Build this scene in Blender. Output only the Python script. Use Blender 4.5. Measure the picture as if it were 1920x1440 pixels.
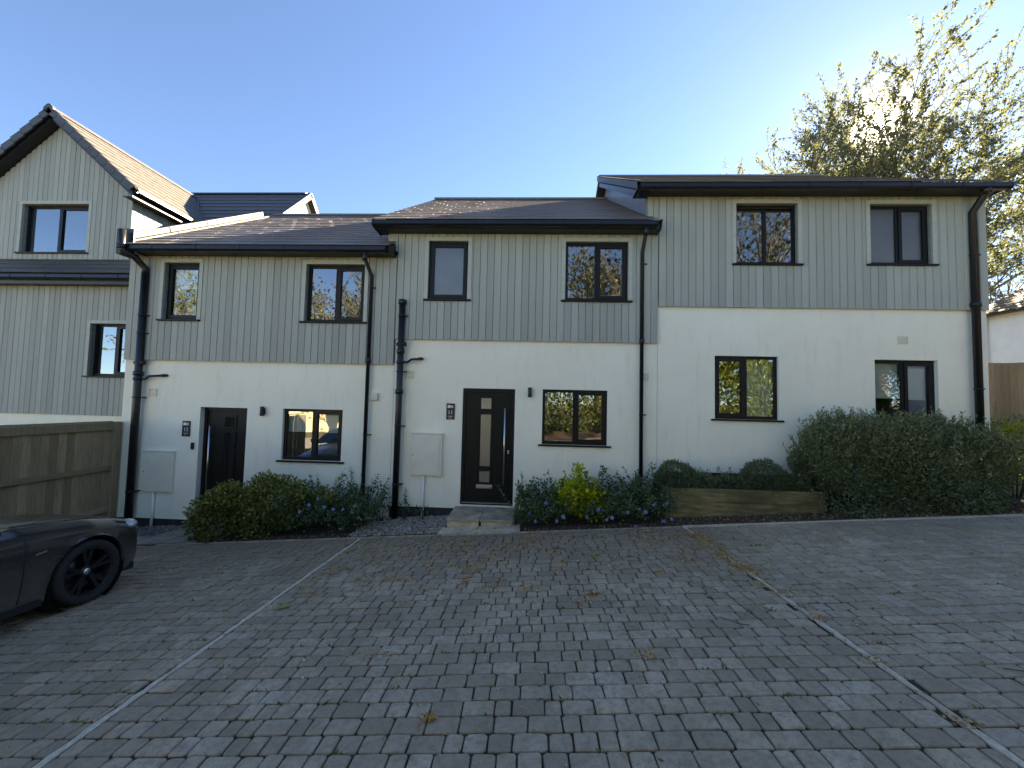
import bpy, bmesh, math, random
import numpy as np
from mathutils import Matrix, Vector, Euler

# ------------------------------------------------------------------ clear
for o in list(bpy.data.objects):
    bpy.data.objects.remove(o, do_unlink=True)
scene = bpy.context.scene
COL = scene.collection
R = math.radians
rng = random.Random(7)
npr = np.random.default_rng(11)

# ------------------------------------------------------------------ camera
EYE = Vector((0.0, 0.0, 1.74))
cam_d = bpy.data.cameras.new('camera')
cam_d.sensor_fit = 'HORIZONTAL'
cam_d.sensor_width = 36.0
cam_d.lens = 36.0 * 750.0 / 1920.0
cam_d.clip_start = 0.05
cam_d.clip_end = 3000.0
cam = bpy.data.objects.new('camera', cam_d)
COL.objects.link(cam)
_r = Vector((0.99869643, 0.04522784, 0.02366199))
_d = Vector((0.02134598, 0.05102207, -0.99846938))
_f = Vector((-0.04636589, 0.99767289, 0.04999012))
cam.matrix_world = Matrix(((_r.x, -_d.x, -_f.x, EYE.x),
                           (_r.y, -_d.y, -_f.y, EYE.y),
                           (_r.z, -_d.z, -_f.z, EYE.z),
                           (0, 0, 0, 1)))
scene.camera = cam

# ------------------------------------------------------------------ sky, sun, exposure
SUN = Vector((0.5699, 0.6699, 0.4758)).normalized()
SUN_EL = math.asin(SUN.z)
SUN_AZ = math.atan2(SUN.x, SUN.y)
world = bpy.data.worlds.new('World')
scene.world = world
world.use_nodes = True
wn = world.node_tree
for n in list(wn.nodes):
    wn.nodes.remove(n)
wo = wn.nodes.new('ShaderNodeOutputWorld')
bg = wn.nodes.new('ShaderNodeBackground')
sky = wn.nodes.new('ShaderNodeTexSky')
sky.sky_type = 'NISHITA'
sky.sun_disc = False
sky.sun_elevation = SUN_EL
sky.sun_rotation = SUN_AZ
sky.air_density = 0.7
sky.dust_density = 0.06
sky.ozone_density = 6.0
sky.altitude = 60
bg.inputs['Strength'].default_value = 0.052
# the sun itself and the bright air round it, fixed in the sky where the sun lamp shines from
tcw = wn.nodes.new('ShaderNodeTexCoord')
dt = wn.nodes.new('ShaderNodeVectorMath')
dt.operation = 'DOT_PRODUCT'
dt.inputs[1].default_value = SUN
wn.links.new(tcw.outputs['Generated'], dt.inputs[0])


def wmath(op, a, b):
    m = wn.nodes.new('ShaderNodeMath')
    m.operation = op
    for i, q in enumerate((a, b)):
        if isinstance(q, (int, float)):
            m.inputs[i].default_value = q
        else:
            wn.links.new(q, m.inputs[i])
    return m.outputs[0]


dpos = wmath('MAXIMUM', dt.outputs['Value'], 0.0)
disc = wmath('MULTIPLY', wmath('GREATER_THAN', dpos, math.cos(R(0.42))), 160.0)
aure = wmath('ADD', wmath('MULTIPLY', wmath('POWER', dpos, 2600.0), 45.0), wmath('MULTIPLY', wmath('POWER', dpos, 320.0), 0.8))
tot = wmath('ADD', disc, aure)
cmb = wn.nodes.new('ShaderNodeVectorMath')
cmb.operation = 'SCALE'
cmb.inputs[0].default_value = (1.0, 0.95, 0.85)
wn.links.new(tot, cmb.inputs['Scale'])
addv = wn.nodes.new('ShaderNodeVectorMath')
addv.operation = 'ADD'
wn.links.new(sky.outputs[0], addv.inputs[0])
wn.links.new(cmb.outputs[0], addv.inputs[1])
wn.links.new(addv.outputs[0], bg.inputs['Color'])
wn.links.new(bg.outputs[0], wo.inputs['Surface'])

sun_d = bpy.data.lights.new('sun', 'SUN')
sun_d.energy = 5.0
sun_d.angle = R(0.53)
sun_d.color = (1.0, 0.90, 0.76)
sun_o = bpy.data.objects.new('sun', sun_d)
COL.objects.link(sun_o)
sun_o.location = (40, 47, 34)
sun_o.rotation_euler = (-SUN).to_track_quat('-Z', 'Y').to_euler()

vs = scene.view_settings
vs.view_transform = 'Standard'
vs.look = 'None'
vs.exposure = 3.1
vs.use_white_balance = True
vs.white_balance_temperature = 8300
vs.white_balance_tint = 11
vs.gamma = 1.0
vs.use_curve_mapping = False
scene.render.engine = 'CYCLES'
scene.cycles.max_bounces = 8
scene.cycles.transparent_max_bounces = 12
scene.cycles.sample_clamp_indirect = 6.0
scene.cycles.caustics_reflective = False
scene.cycles.caustics_refractive = False


# ------------------------------------------------------------------ materials
class NT:
    def __init__(self, name):
        self.m = bpy.data.materials.new(name)
        self.m.use_nodes = True
        self.t = self.m.node_tree
        self.p = self.t.nodes['Principled BSDF']
        self.out = self.t.nodes['Material Output']

    def n(self, kind, **kw):
        nd = self.t.nodes.new(kind)
        for k, v in kw.items():
            if k.startswith('i_'):
                nd.inputs[k[2:]].default_value = v
            else:
                setattr(nd, k, v)
        return nd

    def l(self, a, b):
        self.t.links.new(a, b)

    def set(self, **kw):
        for k, v in kw.items():
            self.p.inputs[k.replace('_', ' ')].default_value = v

    def noise(self, scale, detail=4.0, rough=0.55, coord=None, stretch=None):
        nz = self.n('ShaderNodeTexNoise', i_Scale=scale, i_Detail=detail, i_Roughness=rough)
        c = coord or self.pos()
        if stretch:
            mp = self.n('ShaderNodeMapping')
            mp.inputs['Scale'].default_value = stretch
            self.l(c, mp.inputs['Vector'])
            c = mp.outputs[0]
        self.l(c, nz.inputs['Vector'])
        return nz.outputs['Fac']

    def pos(self):
        if not hasattr(self, '_pos'):
            self._pos = self.n('ShaderNodeNewGeometry').outputs['Position']
        return self._pos

    def objc(self):
        if not hasattr(self, '_obj'):
            self._obj = self.n('ShaderNodeTexCoord').outputs['Object']
        return self._obj

    def ramp(self, fac, stops):
        rp = self.n('ShaderNodeValToRGB')
        cr = rp.color_ramp
        while len(cr.elements) < len(stops):
            cr.elements.new(0.5)
        for e, (p, c) in zip(cr.elements, stops):
            e.position = p
            e.color = (c[0], c[1], c[2], 1.0) if not isinstance(c, (int, float)) else (c, c, c, 1)
        self.l(fac, rp.inputs['Fac'])
        return rp.outputs['Color']

    def mix(self, fac, a, b, mode='MIX'):
        mx = self.n('ShaderNodeMix', data_type='RGBA', blend_type=mode)
        for sock, v in ((mx.inputs[0], fac), (mx.inputs[6], a), (mx.inputs[7], b)):
            if isinstance(v, (int, float)):
                sock.default_value = v
            elif isinstance(v, tuple):
                sock.default_value = (v[0], v[1], v[2], 1)
            else:
                self.l(v, sock)
        return mx.outputs[2]

    def bump(self, h, strength=0.3, dist=0.01):
        b = self.n('ShaderNodeBump', i_Strength=strength, i_Distance=dist)
        self.l(h, b.inputs['Height'])
        self.l(b.outputs[0], self.p.inputs['Normal'])

    def color(self, c):
        if isinstance(c, tuple):
            self.p.inputs['Base Color'].default_value = (c[0], c[1], c[2], 1)
        else:
            self.l(c, self.p.inputs['Base Color'])

    def attr(self, name):
        a = self.n('ShaderNodeAttribute', attribute_name=name)
        return a.outputs['Fac']

    def orand(self):
        return self.n('ShaderNodeObjectInfo').outputs['Random']

    def irand(self):
        return self.n('ShaderNodeNewGeometry').outputs['Random Per Island']


M = {}


def mat_simple(name, col, rough=0.5, metal=0.0, var=0.25, scale=25, bump=0.0, spec=0.5):
    t = NT(name)
    nz = t.noise(scale)
    lo = tuple(c * (1 - var) for c in col)
    hi = tuple(min(1, c * (1 + var)) for c in col)
    t.color(t.ramp(nz, [(0.3, lo), (0.7, hi)]))
    t.set(Roughness=rough, Metallic=metal)
    t.p.inputs['Specular IOR Level'].default_value = spec
    if bump:
        t.bump(nz, bump, 0.004)
    M[name] = t.m
    return t


def build_materials():
    # lime-white render with faint stains
    t = NT('render')
    a = t.noise(0.9, 5, 0.6)
    b = t.noise(5.0, 4, 0.6, stretch=(2.0, 1, 0.35))
    c = t.ramp(a, [(0.30, (0.83, 0.81, 0.665)), (0.72, (0.90, 0.88, 0.735))])
    c = t.mix(t.ramp(b, [(0.54, 0.0), (0.78, 0.30)]), c, (0.62, 0.59, 0.46))
    c = t.mix(t.ramp(t.noise(26, 4, 0.7), [(0.62, 0.0), (0.75, 0.28)]), c, (0.58, 0.55, 0.43))
    t.color(c)
    t.set(Roughness=0.9)
    ad = t.n('ShaderNodeMath', operation='ADD')
    t.l(t.noise(160, 3), ad.inputs[0])
    t.l(t.noise(9, 4, 0.6), ad.inputs[1])
    t.bump(ad.outputs[0], 0.35, 0.006)
    M['render'] = t.m
    # painted timber cladding, tone shifts from board to board
    t = NT('cladding')
    g = t.noise(9.0, 5, 0.6, stretch=(9.0, 3.0, 0.6))
    st = t.noise(1.6, 4, 0.6, stretch=(5, 1, 0.7))
    rnd = t.orand()
    c = t.ramp(rnd, [(0.0, (0.300, 0.325, 0.285)), (1.0, (0.400, 0.428, 0.375))])
    c = t.mix(t.ramp(g, [(0.35, 0.0), (0.75, 0.5)]), c, (0.31, 0.32, 0.275))
    c = t.mix(t.ramp(st, [(0.55, 0.0), (0.80, 0.45)]), c, (0.28, 0.285, 0.22))
    t.color(c)
    t.set(Roughness=0.72)
    t.bump(g, 0.35, 0.003)
    M['cladding'] = t.m
    # paler boards of the sunlit gable ends share the paint
    mat_simple('trim', (0.41, 0.44, 0.38), 0.65, var=0.08, scale=12)
    mat_simple('cavity', (0.24, 0.26, 0.23), 0.9)
    mat_simple('membrane', (0.012, 0.013, 0.012), 0.9)
    mat_simple('frame', (0.0085, 0.009, 0.010), 0.42, var=0.15, scale=8, spec=0.22)
    mat_simple('door', (0.0055, 0.0075, 0.0065), 0.45, var=0.15, scale=60, bump=0.15, spec=0.22)
    mat_simple('plastic_black', (0.008, 0.0085, 0.009), 0.38, var=0.3, scale=9)
    mat_simple('fascia', (0.0075, 0.0075, 0.008), 0.4, var=0.3, scale=5)
    mat_simple('steel', (0.62, 0.60, 0.56), 0.28, metal=1.0, var=0.06, scale=40)
    mat_simple('white_plastic', (0.80, 0.77, 0.68), 0.5, var=0.06, scale=6)
    mat_simple('meter', (0.74, 0.70, 0.57), 0.6, var=0.05, scale=5)
    mat_simple('vent', (0.72, 0.68, 0.54), 0.6, var=0.08)
    mat_simple('plinth', (0.035, 0.032, 0.032), 0.85, var=0.4, scale=14, bump=0.4)
    mat_simple('room', (0.22, 0.22, 0.20), 0.9, var=0.05, scale=2)
    mat_simple('blind', (0.70, 0.70, 0.62), 0.8, var=0.04)
    mat_simple('curtain', (0.55, 0.56, 0.46), 0.85, var=0.1)
    mat_simple('print_white', (0.75, 0.76, 0.78), 0.5, var=0.02)
    mat_simple('print_gold', (0.62, 0.50, 0.32), 0.45, var=0.05)
    mat_simple('sheet_grey', (0.20, 0.22, 0.26), 0.35, var=0.1, scale=3)
    # lead
    t = NT('lead')
    n = t.noise(7, 4)
    t.color(t.ramp(n, [(0.3, (0.045, 0.043, 0.040)), (0.75, (0.078, 0.073, 0.064))]))
    t.set(Roughness=0.6, Metallic=0.2)
    t.bump(n, 0.3, 0.01)
    M['lead'] = t.m
    # concrete roof tiles
    t = NT('tile')
    n = t.noise(5, 5)
    n2 = t.noise(60, 3)
    rnd = t.irand()
    c = t.ramp(rnd, [(0, (0.115, 0.098, 0.090)), (1, (0.19, 0.16, 0.145))])
    c = t.mix(t.ramp(n, [(0.55, 0), (0.75, 0.6)]), c, (0.25, 0.195, 0.135))
    t.color(c)
    t.set(Roughness=0.62)
    t.bump(n2, 0.3, 0.003)
    M['tile'] = t.m
    mat_simple('tile_new', (0.070, 0.066, 0.064), 0.5, var=0.3, scale=9, bump=0.2)
    mat_simple('tile_wing', (0.088, 0.082, 0.072), 0.6, var=0.3, scale=9, bump=0.2)
    mat_simple('verge', (0.060, 0.060, 0.062), 0.55, var=0.25, scale=9)
    mat_simple('shingle', (0.23, 0.175, 0.115), 0.8, var=0.4, scale=6, bump=0.4)
    # pavers
    t = NT('paver')
    tint = t.attr('tint')
    n = t.noise(3.0, 5, 0.65)
    n2 = t.noise(70, 4, 0.7)
    n3 = t.noise(260, 2, 0.6)
    c = t.ramp(tint, [(0.0, (0.330, 0.256, 0.176)), (0.35, (0.445, 0.346, 0.240)), (0.7, (0.530, 0.415, 0.290)),
                      (0.9, (0.500, 0.410, 0.312)), (1.0, (0.595, 0.478, 0.340))])
    c = t.mix(t.ramp(n, [(0.40, 0.0), (0.66, 0.5)]), c, (0.24, 0.185, 0.12))
    c = t.mix(t.ramp(t.noise(0.7, 5, 0.65), [(0.42, 0.0), (0.66, 0.38)]), c, (0.22, 0.17, 0.115))
    c = t.mix(t.ramp(n2, [(0.45, 0.0), (0.75, 0.5)]), c, (0.24, 0.19, 0.135))
    c = t.mix(t.ramp(n3, [(0.60, 0.0), (0.74, 0.6)]), c, (0.68, 0.57, 0.44))
    n4 = t.noise(22, 5, 0.75)
    c = t.mix(t.ramp(n4, [(0.46, 0.0), (0.64, 0.58)]), c, (0.20, 0.155, 0.105))
    # washed-in soil towards the planting beds, in uneven tongues
    sp = t.n('ShaderNodeSeparateXYZ')
    t.l(t.pos(), sp.inputs[0])
    wob = t.n('ShaderNodeMath', operation='MULTIPLY_ADD')
    t.l(t.noise(1.1, 5, 0.65), wob.inputs[0])
    wob.inputs[1].default_value = 3.2
    t.l(sp.outputs['Y'], wob.inputs[2])
    far = t.n('ShaderNodeMapRange')
    far.inputs['From Min'].default_value = 5.9
    far.inputs['From Max'].default_value = 7.6
    t.l(wob.outputs[0], far.inputs['Value'])
    side = t.n('ShaderNodeMapRange')
    side.inputs['From Min'].default_value = 3.3
    side.inputs['From Max'].default_value = 2.3
    t.l(sp.outputs['X'], side.inputs['Value'])
    dirt = t.n('ShaderNodeMath', operation='MULTIPLY')
    t.l(far.outputs[0], dirt.inputs[0])
    t.l(side.outputs[0], dirt.inputs[1])
    dirt2 = t.n('ShaderNodeMath', operation='MULTIPLY')
    t.l(dirt.outputs[0], dirt2.inputs[0])
    t.l(t.ramp(n4, [(0.25, 0.5), (0.6, 0.95)]), dirt2.inputs[1])
    c = t.mix(dirt2.outputs[0], c, (0.22, 0.165, 0.105))
    t.color(c)
    t.set(Roughness=0.86)
    bh = t.n('ShaderNodeMath', operation='ADD')
    t.l(n2, bh.inputs[0])
    t.l(n4, bh.inputs[1])
    t.bump(bh.outputs[0], 0.7, 0.006)
    M['paver'] = t.m
    t = NT('joint')
    n = t.noise(45, 5, 0.7)
    c = t.ramp(n, [(0.3, (0.020, 0.017, 0.012)), (0.62, (0.050, 0.042, 0.028)), (0.76, (0.22, 0.18, 0.13))])
    n2 = t.noise(2.3, 4)
    c = t.mix(t.ramp(n2, [(0.55, 0), (0.75, 0.7)]), c, (0.035, 0.042, 0.015))
    t.color(c)
    t.set(Roughness=0.95)
    t.bump(n, 0.5, 0.006)
    M['joint'] = t.m
    t = NT('line')
    n = t.noise(30, 5, 0.7)
    n2 = t.noise(2.2, 5, 0.7)
    c = t.ramp(n, [(0.3, (0.42, 0.35, 0.26)), (0.62, (0.66, 0.57, 0.44))])
    c = t.mix(t.ramp(n2, [(0.50, 0.0), (0.68, 0.6)]), c, (0.34, 0.26, 0.17))
    t.color(c)
    t.set(Roughness=0.9)
    t.bump(n, 0.5, 0.005)
    M['line'] = t.m
    mat_simple('road', (0.30, 0.275, 0.235), 0.9, var=0.2, scale=8, bump=0.3)  # kept pale to bounce sunlight towards the house fronts
    mat_simple('slab', (0.52, 0.43, 0.30), 0.85, var=0.3, scale=6, bump=0.4)
    mat_simple('slab_dark', (0.37, 0.295, 0.205), 0.85, var=0.4, scale=5, bump=0.4)
    mat_simple('path', (0.26, 0.235, 0.19), 0.9, var=0.3, scale=4, bump=0.4)
    # soil and litter
    t = NT('soil')
    n = t.noise(40, 6, 0.75)
    t.color(t.ramp(n, [(0.3, (0.020, 0.014, 0.010)), (0.55, (0.055, 0.036, 0.024)), (0.75, (0.13, 0.085, 0.05))]))
    t.set(Roughness=0.95)
    t.bump(n, 0.8, 0.02)
    M['soil'] = t.m
    t = NT('ground')
    n = t.noise(0.5, 6, 0.7)
    n2 = t.noise(9, 5, 0.7)
    c = t.ramp(n, [(0.35, (0.09, 0.075, 0.045)), (0.6, (0.050, 0.065, 0.022))])
    c = t.mix(t.ramp(n2, [(0.4, 0.0), (0.7, 0.6)]), c, (0.15, 0.12, 0.075))
    t.color(c)
    t.set(Roughness=0.95)
    t.bump(n2, 0.8, 0.03)
    M['ground'] = t.m
    t = NT('gravel')
    rnd = t.irand()
    t.color(t.ramp(rnd, [(0, (0.16, 0.12, 0.095)), (0.5, (0.40, 0.33, 0.275)), (1, (0.68, 0.60, 0.52))]))
    t.set(Roughness=0.8)
    M['gravel'] = t.m
    t = NT('slate_chip')
    rnd = t.irand()
    t.color(t.ramp(rnd, [(0, (0.08, 0.075, 0.07)), (1, (0.34, 0.32, 0.29))]))
    t.set(Roughness=0.7)
    M['slate_chip'] = t.m
    t = NT('mulch')
    rnd = t.irand()
    t.color(t.ramp(rnd, [(0, (0.05, 0.03, 0.02)), (0.6, (0.19, 0.105, 0.06)), (0.93, (0.30, 0.19, 0.115)), (1, (0.55, 0.46, 0.30))]))
    t.set(Roughness=0.9)
    M['mulch'] = t.m
    t = NT('litter')
    rnd = t.irand()
    t.color(t.ramp(rnd, [(0, (0.20, 0.09, 0.03)), (0.5, (0.52, 0.26, 0.07)), (0.8, (0.60, 0.40, 0.15)), (1, (0.70, 0.60, 0.42))]))
    t.set(Roughness=0.9)
    M['litter'] = t.m
    # fence timber
    t = NT('fence')
    g = t.noise(6, 5, 0.6, stretch=(6, 6, 0.6))
    g2 = t.noise(1.2, 4)
    rnd = t.orand()
    c = t.ramp(rnd, [(0, (0.24, 0.178, 0.095)), (1, (0.46, 0.34, 0.195))])
    c = t.mix(t.ramp(g, [(0.4, 0), (0.72, 0.65)]), c, (0.16, 0.118, 0.062))
    c = t.mix(t.ramp(g2, [(0.5, 0), (0.8, 0.5)]), c, (0.19, 0.165, 0.07))
    t.color(c)
    t.set(Roughness=0.85)
    t.bump(g, 0.5, 0.004)
    M['fence'] = t.m
    t = NT('fence_brown')
    g = t.noise(5, 5, 0.6, stretch=(5, 5, 0.5))
    rnd = t.orand()
    c = t.ramp(rnd, [(0, (0.40, 0.235, 0.115)), (1, (0.58, 0.35, 0.18))])
    c = t.mix(t.ramp(g, [(0.4, 0), (0.72, 0.6)]), c, (0.20, 0.14, 0.085))
    t.color(c)
    t.set(Roughness=0.85)
    M['fence_brown'] = t.m
    t = NT('sleeper')
    g = t.noise(4, 5, 0.65, stretch=(0.7, 4, 5))
    g2 = t.noise(1.7, 5)
    c = t.ramp(g, [(0.35, (0.12, 0.092, 0.036)), (0.65, (0.34, 0.26, 0.115))])
    c = t.mix(t.ramp(g2, [(0.40, 0), (0.60, 0.8)]), c, (0.075, 0.068, 0.03))
    t.color(c)
    t.set(Roughness=0.88)
    t.bump(g, 0.6, 0.006)
    M['sleeper'] = t.m
    # bark
    t = NT('bark')
    n = t.noise(6, 5, 0.7, stretch=(2, 2, 0.5))
    t.color(t.ramp(n, [(0.3, (0.055, 0.045, 0.035)), (0.7, (0.15, 0.125, 0.095))]))
    t.set(Roughness=0.9)
    t.bump(n, 0.8, 0.03)
    M['bark'] = t.m

    # foliage: diffuse + translucent
    def leaf(name, stops, transl=0.35, rough=0.5, spec=0.4):
        t = NT(name)
        tint = t.attr('tint')
        c = t.ramp(tint, stops)
        t.color(c)
        t.set(Roughness=rough)
        t.p.inputs['Specular IOR Level'].default_value = spec
        tr = t.n('ShaderNodeBsdfTranslucent')
        hs = t.n('ShaderNodeHueSaturation', i_Saturation=1.15, i_Value=1.5)
        t.l(c, hs.inputs['Color'])
        t.l(hs.outputs[0], tr.inputs['Color'])
        ms = t.n('ShaderNodeMixShader', i_Fac=transl)
        t.l(t.p.outputs[0], ms.inputs[1])
        t.l(tr.outputs[0], ms.inputs[2])
        t.l(ms.outputs[0], t.out.inputs['Surface'])
        M[name] = t.m
    leaf('leaf_beech', [(0, (0.085, 0.085, 0.045)), (0.5, (0.125, 0.140, 0.070)), (1, (0.18, 0.19, 0.10))], 0.45)
    leaf('leaf_variegated', [(0, (0.045, 0.070, 0.018)), (0.55, (0.125, 0.150, 0.034)), (0.82, (0.32, 0.30, 0.075)), (1, (0.48, 0.44, 0.14))], 0.25)
    leaf('leaf_vinca', [(0, (0.028, 0.058, 0.022)), (0.7, (0.075, 0.130, 0.050)), (1, (0.16, 0.22, 0.08))], 0.2, 0.35)
    leaf('leaf_lime', [(0, (0.17, 0.22, 0.010)), (0.6, (0.33, 0.38, 0.015)), (1, (0.48, 0.48, 0.035))], 0.35)
    leaf('leaf_box', [(0, (0.05, 0.075, 0.034)), (0.7, (0.115, 0.15, 0.072)), (1, (0.20, 0.235, 0.115))], 0.2)
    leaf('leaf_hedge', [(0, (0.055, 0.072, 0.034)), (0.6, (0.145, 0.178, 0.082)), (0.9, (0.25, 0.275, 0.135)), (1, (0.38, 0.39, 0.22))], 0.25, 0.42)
    leaf('leaf_sun', [(0, (0.08, 0.10, 0.012)), (0.6, (0.17, 0.20, 0.03)), (1, (0.28, 0.28, 0.05))], 0.35)
    leaf('leaf_laurel', [(0, (0.045, 0.070, 0.014)), (0.6, (0.13, 0.170, 0.030)), (1, (0.25, 0.28, 0.07))], 0.25, 0.4)
    leaf('leaf_sycamore', [(0, (0.014, 0.024, 0.006)), (0.6, (0.034, 0.050, 0.012)), (1, (0.075, 0.092, 0.022))], 0.3)
    leaf('petal', [(0, (0.22, 0.18, 0.50)), (1, (0.42, 0.37, 0.76))], 0.25)
    leaf('leaf_fallen', [(0, (0.20, 0.32, 0.10)), (0.5, (0.32, 0.36, 0.16)), (1, (0.40, 0.22, 0.08))], 0.15)
    leaf('moss', [(0, (0.10, 0.11, 0.02)), (1, (0.22, 0.22, 0.045))], 0.2)

    # window glass
    t = NT('glass')
    gl = t.n('ShaderNodeBsdfGlossy', i_Roughness=0.0)
    gl.inputs['Color'].default_value = (0.92, 0.96, 1.0, 1)
    tr = t.n('ShaderNodeBsdfTransparent')
    tr.inputs['Color'].default_value = (0.88, 0.91, 0.89, 1)
    fr0 = t.n('ShaderNodeFresnel', i_IOR=2.9)
    bf = t.n('ShaderNodeMath', operation='SUBTRACT')
    bf.inputs[0].default_value = 1.0
    t.l(t.n('ShaderNodeNewGeometry').outputs['Backfacing'], bf.inputs[1])
    fr = t.n('ShaderNodeMath', operation='MULTIPLY')
    t.l(fr0.outputs[0], fr.inputs[0])
    t.l(bf.outputs[0], fr.inputs[1])
    bmp = t.n('ShaderNodeBump', i_Strength=0.025, i_Distance=0.02)
    t.l(t.noise(3.0, 2), bmp.inputs['Height'])
    t.l(bmp.outputs[0], gl.inputs['Normal'])
    ms = t.n('ShaderNodeMixShader')
    t.l(fr.outputs[0], ms.inputs[0])
    t.l(tr.outputs[0], ms.inputs[1])
    t.l(gl.outputs[0], ms.inputs[2])
    t.l(ms.outputs[0], t.out.inputs['Surface'])
    M['glass'] = t.m
    t = NT('glass_frosted')
    n = t.noise(55, 3, 0.6)
    n2 = t.noise(1.2, 2)
    t.color(t.ramp(n2, [(0.3, (0.035, 0.038, 0.036)), (0.7, (0.075, 0.078, 0.070))]))
    t.set(Roughness=0.3, IOR=2.0)
    t.bump(n, 0.35, 0.01)
    M['glass_frosted'] = t.m
    t = NT('glass_door')
    n = t.noise(90, 3, 0.6)
    t.color((0.10, 0.09, 0.075))
    t.set(Roughness=0.18, IOR=2.4)
    t.bump(n, 0.3, 0.01)
    M['glass_door'] = t.m
    # car
    t = NT('car_paint')
    n = t.noise(500, 2)
    d = t.noise(2.2, 5, 0.7)
    c = t.ramp(d, [(0.3, (0.018, 0.019, 0.021)), (0.75, (0.034, 0.034, 0.033))])
    z = t.n('ShaderNodeSeparateXYZ')
    t.l(t.objc(), z.inputs[0])
    mr = t.n('ShaderNodeMapRange')
    mr.inputs['From Min'].default_value = 0.75
    mr.inputs['From Max'].default_value = 0.25
    t.l(z.outputs['Z'], mr.inputs['Value'])
    dust = t.n('ShaderNodeMath', operation='MULTIPLY')
    t.l(mr.outputs[0], dust.inputs[0])
    t.l(t.ramp(t.noise(14, 5, 0.7), [(0.25, 0.35), (0.7, 0.8)]), dust.inputs[1])
    c = t.mix(dust.outputs[0], c, (0.17, 0.155, 0.125))
    t.color(c)
    rr = t.mix(dust.outputs[0], (0.18, 0.18, 0.18), (0.65, 0.65, 0.65))
    t.l(rr, t.p.inputs['Roughness'])
    t.set(Metallic=0.25)
    t.p.inputs['Coat Weight'].default_value = 0.5
    t.p.inputs['Coat Roughness'].default_value = 0.12
    M['car_paint'] = t.m
    mat_simple('tyre', (0.022, 0.022, 0.021), 0.85, var=0.3, scale=30)
    mat_simple('rim', (0.030, 0.031, 0.034), 0.35, metal=0.6, var=0.2)
    mat_simple('car_trim', (0.010, 0.010, 0.010), 0.6)
    mat_simple('lamp_glass', (0.55, 0.58, 0.60), 0.15, metal=0.6, var=0.2, scale=30)
    mat_simple('car_glass', (0.010, 0.012, 0.013), 0.04, spec=1.0)
    mat_simple('emblem_blue', (0.08, 0.22, 0.55), 0.3)
    mat_simple('cream_wall', (0.70, 0.60, 0.36), 0.9, var=0.08, scale=3)
    mat_simple('white_wall', (0.80, 0.80, 0.80), 0.9, var=0.05, scale=3)
    mat_simple('stem', (0.07, 0.06, 0.03), 0.8)


build_materials()

# ------------------------------------------------------------------ object helpers
WM = {}


def link(o, parent=None, world=None, local=False):
    COL.objects.link(o)
    w = world if world is not None else Matrix.Identity(4)
    if parent is None:
        o.matrix_basis = w
        WM[o.name] = w
    elif local:
        o.parent = parent
        o.matrix_basis = w
        WM[o.name] = WM[parent.name] @ w
    else:
        o.parent = parent
        o.matrix_parent_inverse = WM[parent.name].inverted()
        o.matrix_basis = w
        WM[o.name] = w
    return o


def tag(o, label=None, cat=None, group=None, kind=None):
    if label:
        o['label'] = label
    if cat:
        o['category'] = cat
    if group:
        o['group'] = group
    if kind:
        o['kind'] = kind
    return o


def empty(name, loc, rot=None):
    o = bpy.data.objects.new(name, None)
    o.empty_display_size = 0.2
    w = Matrix.Translation(Vector(loc))
    if rot is not None:
        w = w @ rot.to_matrix().to_4x4()
    return link(o, None, w)


def arr_mesh(name, V, F, mat, tint=None, smooth=False):
    """numpy quads/tris: V (n,3), F (m,k)"""
    me = bpy.data.meshes.new(name)
    V = np.asarray(V, np.float32)
    F = np.asarray(F, np.int32)
    me.vertices.add(len(V))
    me.vertices.foreach_set('co', V.ravel())
    k = F.shape[1]
    me.loops.add(F.size)
    me.loops.foreach_set('vertex_index', F.ravel())
    me.polygons.add(len(F))
    me.polygons.foreach_set('loop_start', np.arange(0, F.size, k, dtype=np.int32))
    me.polygons.foreach_set('loop_total', np.full(len(F), k, np.int32))
    if smooth:
        me.polygons.foreach_set('use_smooth', np.ones(len(F), bool))
    me.update(calc_edges=True)
    if tint is not None:
        at = me.attributes.new('tint', 'FLOAT', 'FACE')
        at.data.foreach_set('value', np.asarray(tint, np.float32))
    me.materials.append(M[mat])
    return me


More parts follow.
